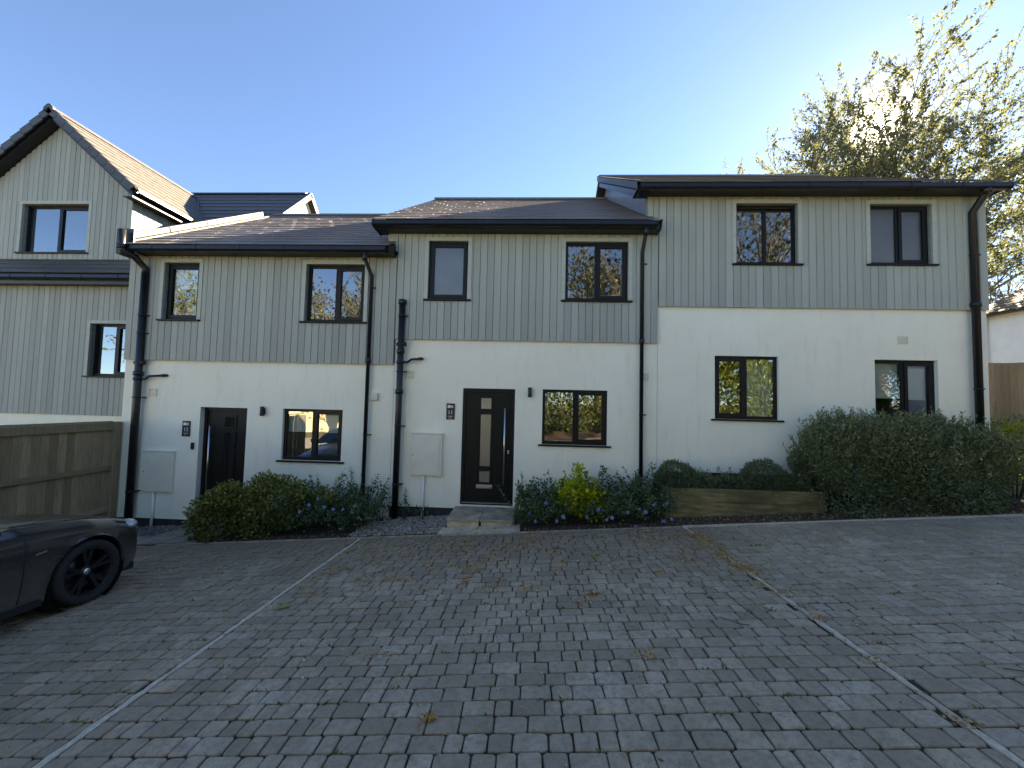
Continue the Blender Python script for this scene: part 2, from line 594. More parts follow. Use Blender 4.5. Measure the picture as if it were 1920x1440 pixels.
class MB:
    """collects shapes for ONE mesh"""

    def __init__(self):
        self.v = []
        self.f = []
        self.sm = []

    def add(self, vs_, fs_, smooth=False):
        b = len(self.v)
        self.v += [tuple(p) for p in vs_]
        self.f += [tuple(b + i for i in f) for f in fs_]
        self.sm += [smooth] * len(fs_)
        return self

    def box(self, x0, x1, y0, y1, z0, z1, bev=0.0):
        if bev <= 0:
            v = [(x, y, z) for z in (z0, z1) for y in (y0, y1) for x in (x0, x1)]
            f = [(0, 2, 3, 1), (4, 5, 7, 6), (0, 1, 5, 4), (2, 6, 7, 3), (0, 4, 6, 2), (1, 3, 7, 5)]
            return self.add(v, f)
        bm = bmesh.new()
        bmesh.ops.create_cube(bm, size=1.0)
        for q in bm.verts:
            q.co = Vector(((x0 + x1) / 2 + q.co.x * (x1 - x0), (y0 + y1) / 2 + q.co.y * (y1 - y0), (z0 + z1) / 2 + q.co.z * (z1 - z0)))
        bmesh.ops.bevel(bm, geom=bm.edges[:], offset=bev, segments=1, affect='EDGES')
        return self.bm(bm)

    def bm(self, bm, smooth=False):
        bm.verts.index_update()
        self.add([q.co[:] for q in bm.verts], [[q.index for q in f.verts] for f in bm.faces], smooth)
        bm.free()
        return self

    def obox(self, o, u, v, w):
        """box from corner o with edge vectors u,v,w"""
        o, u, v, w = Vector(o), Vector(u), Vector(v), Vector(w)
        vs_ = [o + u * i + v * j + w * k for k in (0, 1) for j in (0, 1) for i in (0, 1)]
        return self.add(vs_, [(0, 2, 3, 1), (4, 5, 7, 6), (0, 1, 5, 4), (2, 6, 7, 3), (0, 4, 6, 2), (1, 3, 7, 5)])

    def tube(self, pts, r, n=12, caps=True, smooth=True):
        pts = [Vector(p) for p in pts]
        rs = r if isinstance(r, (list, tuple)) else [r] * len(pts)
        rings = []
        ref = None
        for i, p in enumerate(pts):
            if i == 0:
                t = pts[1] - p
            elif i == len(pts) - 1:
                t = p - pts[-2]
            else:
                t = (pts[i + 1] - p).normalized() + (p - pts[i - 1]).normalized()
            t.normalize()
            if ref is None:
                ref = Vector((1, 0, 0)) if abs(t.x) < 0.9 else Vector((0, 1, 0))
            a = (ref - t * ref.dot(t)).normalized()
            ref = a
            b = t.cross(a)
            rings.append([p + (a * math.cos(2 * math.pi * k / n) + b * math.sin(2 * math.pi * k / n)) * rs[i] for k in range(n)])
        base = len(self.v)
        for rg in rings:
            self.v += [q[:] for q in rg]
        for i in range(len(rings) - 1):
            for k in range(n):
                self.f.append((base + i * n + k, base + i * n + (k + 1) % n, base + (i + 1) * n + (k + 1) % n, base + (i + 1) * n + k))
                self.sm.append(smooth)
        if caps:
            self.f.append(tuple(base + k for k in range(n))[::-1])
            self.f.append(tuple(base + (len(rings) - 1) * n + k for k in range(n)))
            self.sm += [False, False]
        return self

    def lathe(self, prof, axis_o, axis, n=24, smooth=True):
        """prof: list of (radius, along)"""
        o, ax = Vector(axis_o), Vector(axis).normalized()
        ref = Vector((0, 0, 1)) if abs(ax.z) < 0.9 else Vector((1, 0, 0))
        a = (ref - ax * ref.dot(ax)).normalized()
        b = ax.cross(a)
        base = len(self.v)
        for (rr, h) in prof:
            for k in range(n):
                t = 2 * math.pi * k / n
                self.v.append((o + ax * h + (a * math.cos(t) + b * math.sin(t)) * rr)[:])
        for i in range(len(prof) - 1):
            for k in range(n):
                self.f.append((base + i * n + k, base + i * n + (k + 1) % n, base + (i + 1) * n + (k + 1) % n, base + (i + 1) * n + k))
                self.sm.append(smooth)
        return self

    def prism(self, poly, d):
        """poly: 3-D points, extruded by vector d"""
        n = len(poly)
        d = Vector(d)
        vs_ = [Vector(p) for p in poly] + [Vector(p) + d for p in poly]
        fs = [tuple(range(n))[::-1], tuple(range(n, 2 * n))] + [(i, (i + 1) % n, n + (i + 1) % n, n + i) for i in range(n)]
        return self.add(vs_, fs)

    def mesh(self, name, mat):
        me = bpy.data.meshes.new(name)
        me.from_pydata(self.v, [], self.f)
        me.polygons.foreach_set('use_smooth', self.sm)
        me.materials.append(M[mat])
        me.update()
        return me

    def build(self, name, mat, parent=None, world=None, local=False):
        o = bpy.data.objects.new(name, self.mesh(name, mat))
        return link(o, parent, world, local)


def inst(name, me, parent=None, world=None, local=False):
    return link(bpy.data.objects.new(name, me), parent, world, local)


def gz(x, y):
    """lie of the land: rises to the right, falls gently towards the houses"""
    xx = max(-14.0, min(20.0, x))
    z = 0.072 * xx + 0.02 * (x - xx)
    yy = max(-9.0, min(8.0, y))
    return z - 0.035 * yy


# ------------------------------------------------------------------ the ground
def ground():
    xs = sorted(set([-900, -500, -250, -120, -70, -45] + list(range(-34, 42, 2)) + [60, 90, 150, 300, 600, 900]))
    ys = sorted(set([-900, -500, -250, -120, -70, -45] + list(range(-34, 42, 2)) + [60, 90, 150, 300, 600, 1200]))
    mb = MB()
    v = []
    for y in ys:
        for x in xs:
            z = gz(x, y) - 0.06
            if x < 12 and -8 < y < 7: z -= 0.03
            v.append((x, y, z))
    n = len(xs)
    f = [(j * n + i, j * n + i + 1, (j + 1) * n + i + 1, (j + 1) * n + i) for j in range(len(ys) - 1) for i in range(n - 1)]
    mb.add(v, f, True)
    tag(mb.build('ground', 'ground'), kind='structure')


def sheet(name, x0, x1, y0, y1, dz, mat, step=0.5, parent=None):
    nx, ny = max(1, round((x1 - x0) / step)), max(1, round((y1 - y0) / step))
    mb = MB()
    v = [(x0 + (x1 - x0) * i / nx, y0 + (y1 - y0) * j / ny) for j in range(ny + 1) for i in range(nx + 1)]
    mb.add([(x, y, gz(x, y) + dz) for x, y in v],
           [(j * (nx + 1) + i, j * (nx + 1) + i + 1, (j + 1) * (nx + 1) + i + 1, (j + 1) * (nx + 1) + i) for j in range(ny) for i in range(nx)])
    return mb.build(name, mat, parent)


KERB_Y = 6.22
LINE_L, LINE_R = -2.60, 2.365


def in_view(x, y):
    z = gz(x, y)
    p = Vector((x, y, z)) - EYE
    f = p.dot(_f)
    if f < 0.3:
        return None
    u = 960 + 750 * p.dot(_r) / f
    w = 720 + 750 * p.dot(_d) / f
    if -10 < u < 1930 and w < 1450:
        return f
    return None


def paving():
    bed = sheet('paving', -10.5, 13.0, -4.0, KERB_Y, -0.013, 'joint')
    tag(bed, kind='structure')
    pavers = []
    row_h = 0.130
    nrow = int((KERB_Y + 3.0) / row_h)
    zones = [(-10.5, LINE_L - 0.034, 'mix'), (LINE_L + 0.034, LINE_R - 0.034, 'mix'), (LINE_R + 0.034, 13.0, 'reg')]
    for zi, (x0, x1, mode) in enumerate(zones):
        for r in range(nrow):
            y1 = KERB_Y - 0.004 - r * row_h
            y0 = y1 - row_h + 0.009
            x = x0
            if mode == 'reg':
                x = x0 - (0.1 if r % 2 else 0.0)
            while x < x1 - 0.03:
                if mode == 'mix':
                    w = rng.choices((0.196, 0.133, 0.105), (0.42, 0.38, 0.2))[0]
                else:
                    w = rng.choices((0.198, 0.133), (0.86, 0.14))[0]
                xa, xb = max(x, x0), min(x + w - 0.009, x1)
                if xb - xa > 0.025:
                    pavers.append((xa, xb, y0, y1, zi))
                x += w

    def shape(p):
        xa, xb, y0, y1, zi = p
        cut = rng.uniform(0.006, 0.016)
        j = lambda: rng.uniform(-0.0028, 0.0028)
        cut = min(cut, (xb - xa) * 0.3)
        o = [(xa + cut, y0), (xb - cut, y0), (xb, y0 + cut), (xb, y1 - cut), (xb - cut, y1), (xa + cut, y1), (xa, y1 - cut), (xa, y0 + cut)]
        o = [(a + j(), b + j()) for a, b in o]
        cx, cy = (xa + xb) / 2, (y0 + y1) / 2
        dz = rng.gauss(0, 0.0022)
        tx, ty = rng.gauss(0, 0.010), rng.gauss(0, 0.010)
        zt = lambda a, b: gz(a, b) + dz + tx * (a - cx) + ty * (b - cy) + 0.004 * math.sin(a * 1.7 + b) * math.sin(b * 1.3)
        ins = 0.006
        inner = []
        for a, b in o:
            d = math.hypot(a - cx, b - cy)
            k = 1 - ins / d
            inner.append((cx + (a - cx) * k, cy + (b - cy) * k))
        v = [(a, b, zt(a, b)) for a, b in inner] + [(a, b, zt(a, b) - 0.006) for a, b in o] + [(a, b, zt(a, b) - 0.03) for a, b in o]
        f = [tuple(range(8))] + [(8 + i, 8 + (i + 1) % 8, (i + 1) % 8, i) for i in range(8)] + [(16 + i, 16 + (i + 1) % 8, 8 + (i + 1) % 8, 8 + i) for i in range(8)]
        t = rng.random()
        t = t * 0.78 if rng.random() < 0.85 else 0.75 + 0.25 * t
        if zi == 2:
            t = min(1, t * 0.8 + 0.18)
        if zi == 0:
            t *= 0.8
        return v, f, t

    near = []
    for i, p in enumerate(pavers):
        d = in_view((p[0] + p[1]) / 2, (p[2] + p[3]) / 2)
        if d is not None:
            near.append((d, i))
    near.sort()
    single = set(i for _, i in near[:300])
    V, F, T = [], [], []
    for i, p in enumerate(pavers):
        v, f, t = shape(p)
        if i in single:
            me = bpy.data.meshes.new('paver')
            c = Vector(((p[0] + p[1]) / 2, (p[2] + p[3]) / 2, gz((p[0] + p[1]) / 2, (p[2] + p[3]) / 2)))
            me.from_pydata([(Vector(q) - c)[:] for q in v], [], f)
            at = me.attributes.new('tint', 'FLOAT', 'FACE')
            at.data.foreach_set('value', [t] * len(f))
            me.materials.append(M['paver'])
            inst('paver', me, bed, Matrix.Translation(c))
        else:
            b = len(V)
            V += v
            F += [tuple(b + q for q in g) for g in f]
            T += [t] * len(f)
    me = bpy.data.meshes.new('far_pavers')
    me.from_pydata(V, [], F)
    at = me.attributes.new('tint', 'FLOAT', 'FACE')
    at.data.foreach_set('value', T)
    me.materials.append(M['paver'])
    tag(inst('distant_pavers', me, bed), kind='stuff')

    # pale inlaid bay lines, ragged at the edges
    for X in (LINE_L, LINE_R):
        y = KERB_Y
        mb = MB()
        ln = None
        pl, pr = X - 0.027, X + 0.027
        while y > -2.6:
            y2 = y - 0.06
            a, b = X - 0.020 + rng.gauss(0, 0.004), X + 0.020 + rng.gauss(0, 0.004)
            z1, z2 = gz(X, y) + 0.001, gz(X, y2) + 0.001
            mb.add([(pl, y, z1), (pr, y, z1), (b, y2, z2), (a, y2, z2), (pl, y, z1 - 0.03), (pr, y, z1 - 0.03), (b, y2, z2 - 0.03), (a, y2, z2 - 0.03)],
                   [(0, 3, 2, 1), (0, 4, 7, 3), (1, 2, 6, 5)])
            pl, pr, y = a, b, y2
        mb.build('bay_line', 'line', bed)
    # concrete edging between paving and bed
    for k in range(12):
        xa = LINE_R - 0.03 + k * 0.915
        mb = MB()
        mb.obox((xa, KERB_Y + 0.003, gz(xa, KERB_Y) - 0.1), (0.905, 0, 0.905 * 0.072), (0, 0.05, 0), (0, 0, 0.113))
        mb.build('edging_strip', 'line', bed)
    for k in range(9):
        xa = LINE_R - 0.04 - (k + 1) * 0.915
        if -1.5 < xa + 0.45 < -0.1:
            continue
        mb = MB()
        mb.obox((xa, KERB_Y + 0.003, gz(xa, KERB_Y) - 0.1), (0.905, 0, 0.905 * 0.072), (0, 0.045, 0), (0, 0, 0.108))
        mb.build('edging_strip', 'slab_dark', bed)


# ------------------------------------------------------------------ foliage
def leaf_quads(P, N, size, aspect=0.5, jitter=0.6, up=0.0, sizevar=0.3, droop=None):
    """rhombic leaves at P; N = leaf long-axis direction"""
    n = len(P)
    D = N + npr.normal(0, jitter, (n, 3))
    D[:, 2] += up
    D /= np.linalg.norm(D, axis=1, keepdims=True) + 1e-9
    A = npr.normal(0, 1, (n, 3))
    A -= D * np.sum(A * D, axis=1, keepdims=True)
    A /= np.linalg.norm(A, axis=1, keepdims=True) + 1e-9
    B = np.cross(D, A)
    s = size * (1 + npr.normal(0, sizevar, (n, 1))).clip(0.4, 2)
    w = s * aspect
    V = np.empty((n, 4, 3), np.float32)
    V[:, 0] = P
    V[:, 1] = P + D * s * 0.5 + A * w * 0.5 + B * w * 0.12
    V[:, 2] = P + D * s
    V[:, 3] = P + D * s * 0.5 - A * w * 0.5 + B * w * 0.12
    F = np.arange(4 * n, dtype=np.int32).reshape(n, 4)
    return V.reshape(-1, 3), F


def leaf_object(name, V, F, mat, parent=None, tint=None, world=None):
    if tint is None:
        tint = npr.random(len(F))
    return inst(name, arr_mesh(name, V, F, mat, tint), parent, world)


def bumps(D, k=7, amp=0.12, freq=3.0, seed=0):
    g = np.random.default_rng(seed)
    r = np.ones(len(D))
    for _ in range(k):
        w = g.normal(0, freq, 3)
        r += amp / math.sqrt(k) * 1.4 * np.sin(D @ w + g.uniform(0, 6.3))
    return r


def blob_points(n, c, rad, seed, amp=0.15, freq=3.5, power=2.0, shell=0.16, zmin=-0.2):
    D = npr.normal(0, 1, (n * 2, 3))
    D /= np.linalg.norm(D, axis=1, keepdims=True)
    D = D[D[:, 2] > zmin][:n]
    if power != 2.0:
        k = (np.abs(D) ** power).sum(axis=1) ** (-1 / power)
    else:
        k = np.ones(len(D))
    depth = 1 - np.abs(npr.normal(0, shell, len(D)))
    r = bumps(D, 9, amp, freq, seed) * k * depth.clip(0.1, 1.1)
    return np.array(c) + D * np.array(rad) * r[:, None], D, depth


def hedge_points(n, c, rad, seed, amp=0.1, shell=0.1):
    g = np.random.default_rng(seed)
    t = g.uniform(-1, 1, n)
    th = g.uniform(-0.75, math.pi + 0.75, n)
    cy, cz = np.cos(th), np.sin(th)
    k = (np.abs(cy) ** 3.2 + np.abs(cz) ** 3.2) ** (-1 / 3.2)
    end = (1 - np.abs(t) ** 7).clip(0, 1) ** 0.5
    d = 1 - np.abs(g.normal(0, shell, n))
    Q = np.stack([t * rad[0], cy, cz], 1) * np.array((2.2, 2.2, 2.2))
    r = bumps(Q, 12, amp, 1.6, seed) * k * d.clip(0.05, 1.1) * (0.35 + 0.65 * end)
    P = np.stack([c[0] + rad[0] * t * (1 + 0.04 * np.sin(th * 5)), c[1] + rad[1] * cy * r, c[2] + rad[2] * cz * r], 1)
    D = np.stack([0.5 * t ** 7, cy, cz], 1)
    return P, D, d


def shrub(name, label, cat, c, rad, n, mat, size, seed, group=None, aspect=0.5, amp=0.15, freq=3.5, power=2.0, jitter=0.6, up=0.3, zmin=-0.25, shoots=0, shoot_len=0.2, extra=None, shell=0.16, stems=5, boxy=False):
    base = (c[0], c[1], gz(c[0], c[1]))
    root = empty(name, base)
    tag(root, label, cat, group)
    if boxy:
        P, D, dep = hedge_points(n, c, rad, seed, amp, shell)
    else:
        P, D, dep = blob_points(n, c, rad, seed, amp, freq, power, shell, zmin)
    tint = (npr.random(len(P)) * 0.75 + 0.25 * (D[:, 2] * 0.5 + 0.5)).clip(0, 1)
    Vs, Fs, Ts = [], [], []
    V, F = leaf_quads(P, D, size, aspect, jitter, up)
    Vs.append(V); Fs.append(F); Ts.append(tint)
    off = len(V)
    mb = MB()
    if shoots:
        g = np.random.default_rng(seed + 5)
        if boxy:
            Pt, Dt, _ = hedge_points(shoots * 2, c, rad, seed, amp, 0.02)
            sel = Dt[:, 2] > 0.35
            Pt, Dt = Pt[sel], Dt[sel]
        else:
            Pt, Dt, _ = blob_points(shoots, c, rad, seed, amp, freq, power, 0.02, 0.1)
        for p, d in zip(Pt, Dt):
            L = shoot_len * g.uniform(0.4, 1.2)
            dr = Vector((d[0] * 0.5 + g.normal(0, .25), d[1] * 0.5 + g.normal(0, .25), 1.0)).normalized()
            m = max(5, int(L / size * 3.2))
            tt = g.uniform(0, 1, m)
            PP = np.array(p) + np.outer(tt * L, np.array(dr))
            V, F = leaf_quads(PP, np.tile(np.array(dr) * 0.7, (m, 1)), size, aspect, 0.6, 0.1)
            Vs.append(V); Fs.append(F + off); Ts.append((0.45 + 0.55 * npr.random(m)))
            off += len(V)
            mb.tube([p, Vector(p) + dr * L], [0.003, 0.0015], 4)
    if extra:
        for V, F, T in extra:
            Vs.append(V); Fs.append(F + off); Ts.append(T)
            off += len(V)
    leaf_object('foliage', np.concatenate(Vs), np.concatenate(Fs), mat, root, np.concatenate(Ts))
    g = random.Random(seed)
    for k in range(stems):
        a = g.uniform(0, 6.28)
        q = g.uniform(0.2, 0.6)
        mb.tube([(c[0] + 0.1 * math.cos(a) * rad[0], c[1] + 0.1 * math.sin(a) * rad[1], base[2] - 0.03),
                 (c[0] + q * math.cos(a) * rad[0], c[1] + q * math.sin(a) * rad[1], c[2] + 0.3 * rad[2])], [0.014, 0.006], 6)
    tag(mb.build('stem', 'stem', root), kind='stuff')
    return root


FLOWER = None


def flower_mesh():
    global FLOWER
    if FLOWER is None:
        V, F, T = [], [], []
        for k in range(5):
            a = 2 * math.pi * k / 5
            c, s = math.cos(a), math.sin(a)
            pts = [(0.003, 0), (0.013, -0.0095), (0.024, -0.006), (0.024, 0.007), (0.013, 0.0095)]
            b = len(V)
            for (x, y) in pts:
                V.append((x * c - y * s, x * s + y * c, 0.004 + 0.10 * x))
            F += [(b, b + 1, b + 2, b + 3), (b, b + 3, b + 4, b)]
        me = bpy.data.meshes.new('flower')
        me.from_pydata(V, [], [f if f[0] != f[3] else f[:3] for f in F])
        at = me.attributes.new('tint', 'FLOAT', 'FACE')
        at.data.foreach_set('value', [rng.random() for _ in me.polygons])
        me.materials.append(M['petal'])
        FLOWER = me
    return FLOWER


def ground_cover(name, label, x0, x1, y0, y1, hfun, n, flowers, seed, mat='leaf_vinca', size=0.05):
    """trailing periwinkle: leafy stems over a bed, star flowers as parts"""
    g = np.random.default_rng(seed)
    xc, yc = (x0 + x1) / 2, (y0 + y1) / 2
    root = empty(name, (xc, yc, gz(xc, yc)))
    tag(root, label, 'plant', 'flowering ground cover in the front beds')
    X = g.uniform(x0, x1, n)
    Y = g.uniform(y0, y1, n)
    ph = g.uniform(0, 6, 4)
    H = np.array([hfun(a, b) for a, b in zip(X, Y)]) * (1 + 0.28 * np.sin(X * 9 + ph[0]) * np.sin(Y * 8 + ph[1]) + 0.2 * np.sin(X * 21 + ph[2]))
    Z = np.array([gz(a, b) for a, b in zip(X, Y)]) + H * (1 - np.abs(g.normal(0, 0.33, n))).clip(0.02, 1)
    P = np.stack([X, Y, Z], 1)
    D = np.stack([g.normal(0, 1, n), g.normal(-0.3, 1, n), g.normal(0.5, 0.6, n)], 1)
    V, F = leaf_quads(P, D, size, 0.5, 0.3, 0.2)
    Vs, Fs, Ts = [V], [F], [g.random(n)]
    off = len(V)
    mb = MB()
    for k in range(int((x1 - x0) * 26)):
        x, y = g.uniform(x0, x1), g.uniform(y0 + 0.15, y1)
        z = gz(x, y)
        h = hfun(x, y) * g.uniform(0.9, 1.5)
        dr = Vector((g.normal(0, .28), g.normal(-0.05, .25), 1)).normalized()
        m = int(h / 0.021)
        tt = np.linspace(0.3, 1, max(m, 4))
        PP = np.array((x, y, z)) + np.outer(tt * h, np.array(dr))
        V, F = leaf_quads(PP, np.stack([g.normal(0, 1, len(tt)), g.normal(0, 1, len(tt)), np.full(len(tt), 0.6)], 1), size * 0.9, 0.5, 0.2, 0.2)
        Vs.append(V); Fs.append(F + off); Ts.append(g.random(len(tt)))
        off += len(V)
        mb.tube([(x, y, z), Vector((x, y, z)) + dr * h], [0.0025, 0.0015], 4)
    leaf_object('foliage', np.concatenate(Vs), np.concatenate(Fs), mat, root, np.concatenate(Ts))
    tag(mb.build('stem', 'stem', root), kind='stuff')
    for (fx, fy, fz) in flowers:
        rot = Euler((R(g.uniform(40, 80)), 0, R(g.uniform(-35, 35)))).to_matrix().to_4x4()
        inst('flower', flower_mesh(), root, Matrix.Translation((fx, fy, fz)) @ rot @ Matrix.Scale(g.uniform(1.0, 1.45), 4))
    return root


def branch_tree(seed, base, height, spread, limbs, lean=(0, 0), levels=4, clear=0.25, up=0.5, trunk_r=0.35, wind=(0, 0), targets=None):
    """skeleton: list of (points, radii); twig samples (P, D)"""
    g = np.random.default_rng(seed)
    segs, tips = [], []
    base = np.array(base, float)

    def grow(p, d, L, r, lev):
        n = 5 if lev < 2 else 4
        pts, rad = [p.copy()], [r]
        dd = d.copy()
        for i in range(n):
            dd = dd + g.normal(0, 0.10 + 0.03 * lev, 3)
            dd[2] += up * 0.06
            dd[0] += wind[0] * 0.05
            dd[1] += wind[1] * 0.05
            dd /= np.linalg.norm(dd)
            p = p + dd * L / n
            pts.append(p.copy())
            rad.append(r * (1 - 0.72 * (i + 1) / n))
        segs.append((pts, rad, lev))
        if lev >= levels - 1:
            for i in range(1, len(pts)):
                tips.append((pts[i - 1], pts[i]))
            return
        kids = [0, 8, 7, 6][lev] if lev < 4 else 4
        for k in range(kids):
            t = 0.25 + 0.75 * (k + g.uniform(0, 1)) / kids
            i = min(int(t * n), n - 1)
            q = pts[i] + (pts[i + 1] - pts[i]) * (t * n - i)
            dl = (pts[i + 1] - pts[i]) / (np.linalg.norm(pts[i + 1] - pts[i]) + 1e-9)
            side = g.normal(0, 1, 3)
            side -= dl * side.dot(dl)
            side /= np.linalg.norm(side)
            ang = g.uniform(0.45, 0.95)
            nd = dl * math.cos(ang) + side * math.sin(ang)
            nd[2] += up * 0.35
            nd /= np.linalg.norm(nd)
            grow(q, nd, L * g.uniform(0.42, 0.62) * (1.15 - 0.4 * t), r * (1 - 0.7 * t) * 0.62, lev + 1)
        # leader continues
        grow(pts[-1], dd, L * 0.45, rad[-1], lev + 1)

    th = height * clear
    tp = [base + np.array((lean[0] * t, lean[1] * t, th * t)) for t in (0, 0.3, 0.65, 1.0)]
    segs.append((tp, [trunk_r * 1.25, trunk_r, trunk_r * 0.9, trunk_r * 0.8], 0))
    for tgt in targets or ():
        s = tp[2] + (tp[3] - tp[2]) * g.uniform(0.0, 1)
        h = np.array(tgt) - s
        L = np.linalg.norm(h)
        h = h / L
        h[2] -= 0.12
        grow(s, h / np.linalg.norm(h), L * 0.66, trunk_r * 0.36, 1)
    for k in range(0 if targets else limbs):
        a = 2 * math.pi * (k + g.uniform(-0.3, 0.3)) / limbs
        inc = g.uniform(0.12, 1.0)
        h = np.array((math.cos(a) * spread * inc, math.sin(a) * spread * inc, (height - th) * (1 - 0.42 * inc * inc)))
        L = np.linalg.norm(h)
        s = tp[2] + (tp[3] - tp[2]) * g.uniform(0.2, 1)
        grow(s, h / L, L * 0.80, trunk_r * 0.36, 1)
    return segs, tips


def tree(name, label, seed, base, height, spread, limbs, leafmat, nleaf, leafsize, group=None, levels=4, clear=0.25, up=0.5, trunk_r=0.35, cat='tree', aspect=0.6, wind=(0, 0), lean=(0, 0), jit=0.55, targets=None, envelope=None):
    root = empty(name, base)
    tag(root, label, cat, group)
    segs, tips = branch_tree(seed, base, height, spread, limbs, lean, levels, clear, up, trunk_r, wind, targets)
    if envelope:
        ge = np.random.default_rng(seed + 9)
        ec, er = np.array(envelope[0]), np.array(envelope[1])
        ok = lambda p: np.sum(((np.array(p) - ec) / er) ** 2) < ge.uniform(0.84, 1.12)
        segs = [q for q in segs if q[2] < 2 or ok(q[0][-1])]
        tips = [q for q in tips if ok(q[1])]
        segs = [(q[0], q[1], q[2]) if q[2] != 1 or ok(q[0][-1]) else (q[0][:4], q[1][:4], 1) for q in segs]
    tr, br = MB(), MB()
    for i, (pts, rad, lev) in enumerate(segs):
        if i == 0:
            tr.tube([tuple(p) for p in pts], rad, 12)
        else:
            br.tube([tuple(p) for p in pts], [max(q, 0.008) for q in rad], 7 if lev < 2 else 4, caps=False)
    tr.build('trunk', 'bark', root)
    br.build('branches', 'bark', root)
    if nleaf:
        g = np.random.default_rng(seed + 1)
        A = np.array([t[0] for t in tips]); B = np.array([t[1] for t in tips])
        L = np.linalg.norm(B - A, axis=1)
        idx = g.choice(len(A), nleaf, p=L / L.sum())
        t = g.random(nleaf)[:, None]
        D = (B - A)[idx] / (L[idx, None] + 1e-9)
        P = A[idx] + (B - A)[idx] * t + g.normal(0, leafsize * 0.55, (nleaf, 3))
        V, F = leaf_quads(P, D, leafsize, aspect, jit, 0.0)
        leaf_object('crown', V, F, leafmat, root, g.random(nleaf))
    return root


# ------------------------------------------------------------------ houses
FY = 7.5            # face of the rendered walls
CY = 7.445          # face of the cladding
PITCH = 0.1345


def wall_with_openings(mb, x0, x1, z0, z1, y, holes, depth=0.14):
    xs = sorted(set([x0, x1] + [h[0] for h in holes] + [h[1] for h in holes]))
    zs = sorted(set([z0, z1] + [h[2] for h in holes] + [h[3] for h in holes]))
    xs = [x for x in xs if x0 <= x <= x1]
    zs = [z for z in zs if z0 <= z <= z1]
    for i in range(len(xs) - 1):
        for j in range(len(zs) - 1):
            cx, cz = (xs[i] + xs[i + 1]) / 2, (zs[j] + zs[j + 1]) / 2
            if any(h[0] < cx < h[1] and h[2] < cz < h[3] for h in holes):
                continue
            mb.add([(xs[i], y, zs[j]), (xs[i + 1], y, zs[j]), (xs[i + 1], y, zs[j + 1]), (xs[i], y, zs[j + 1])], [(0, 1, 2, 3)])
    for (a, b, c, d) in holes:
        if d <= z0 or c >= z1:
            continue
        yy = y + depth
        mb.add([(a, y, c), (b, y, c), (b, y, d), (a, y, d), (a, yy, c), (b, yy, c), (b, yy, d), (a, yy, d)],
               [(0, 4, 5, 1), (1, 5, 6, 2), (2, 6, 7, 3), (3, 7, 4, 0)])


def ring(mb, x0, x1, z0, z1, w, y0, y1, wb=None):
    wb = wb or w
    mb.box(x0, x0 + w, y0, y1, z0, z1)
    mb.box(x1 - w, x1, y0, y1, z0, z1)
    mb.box(x0 + w, x1 - w, y0 + 0.001, y1, z1 - w, z1)
    mb.box(x0 + w, x1 - w, y0 + 0.001, y1, z0, z0 + wb)


def room(x0, x1, z0, z1, y, parent, depth=1.6):
    mb = MB()
    e = 0.25
    a, b, c, d = x0 - e, x1 + e, z0 - e, z1 + 0.1
    y1 = y + depth
    v = [(a, y, c), (b, y, c), (b, y, d), (a, y, d), (a, y1, c), (b, y1, c), (b, y1, d), (a, y1, d)]
    mb.add(v, [(0, 1, 5, 4), (1, 2, 6, 5), (2, 3, 7, 6), (3, 0, 4, 7), (4, 5, 6, 7)])
    mb.build('room_interior', 'room', parent)


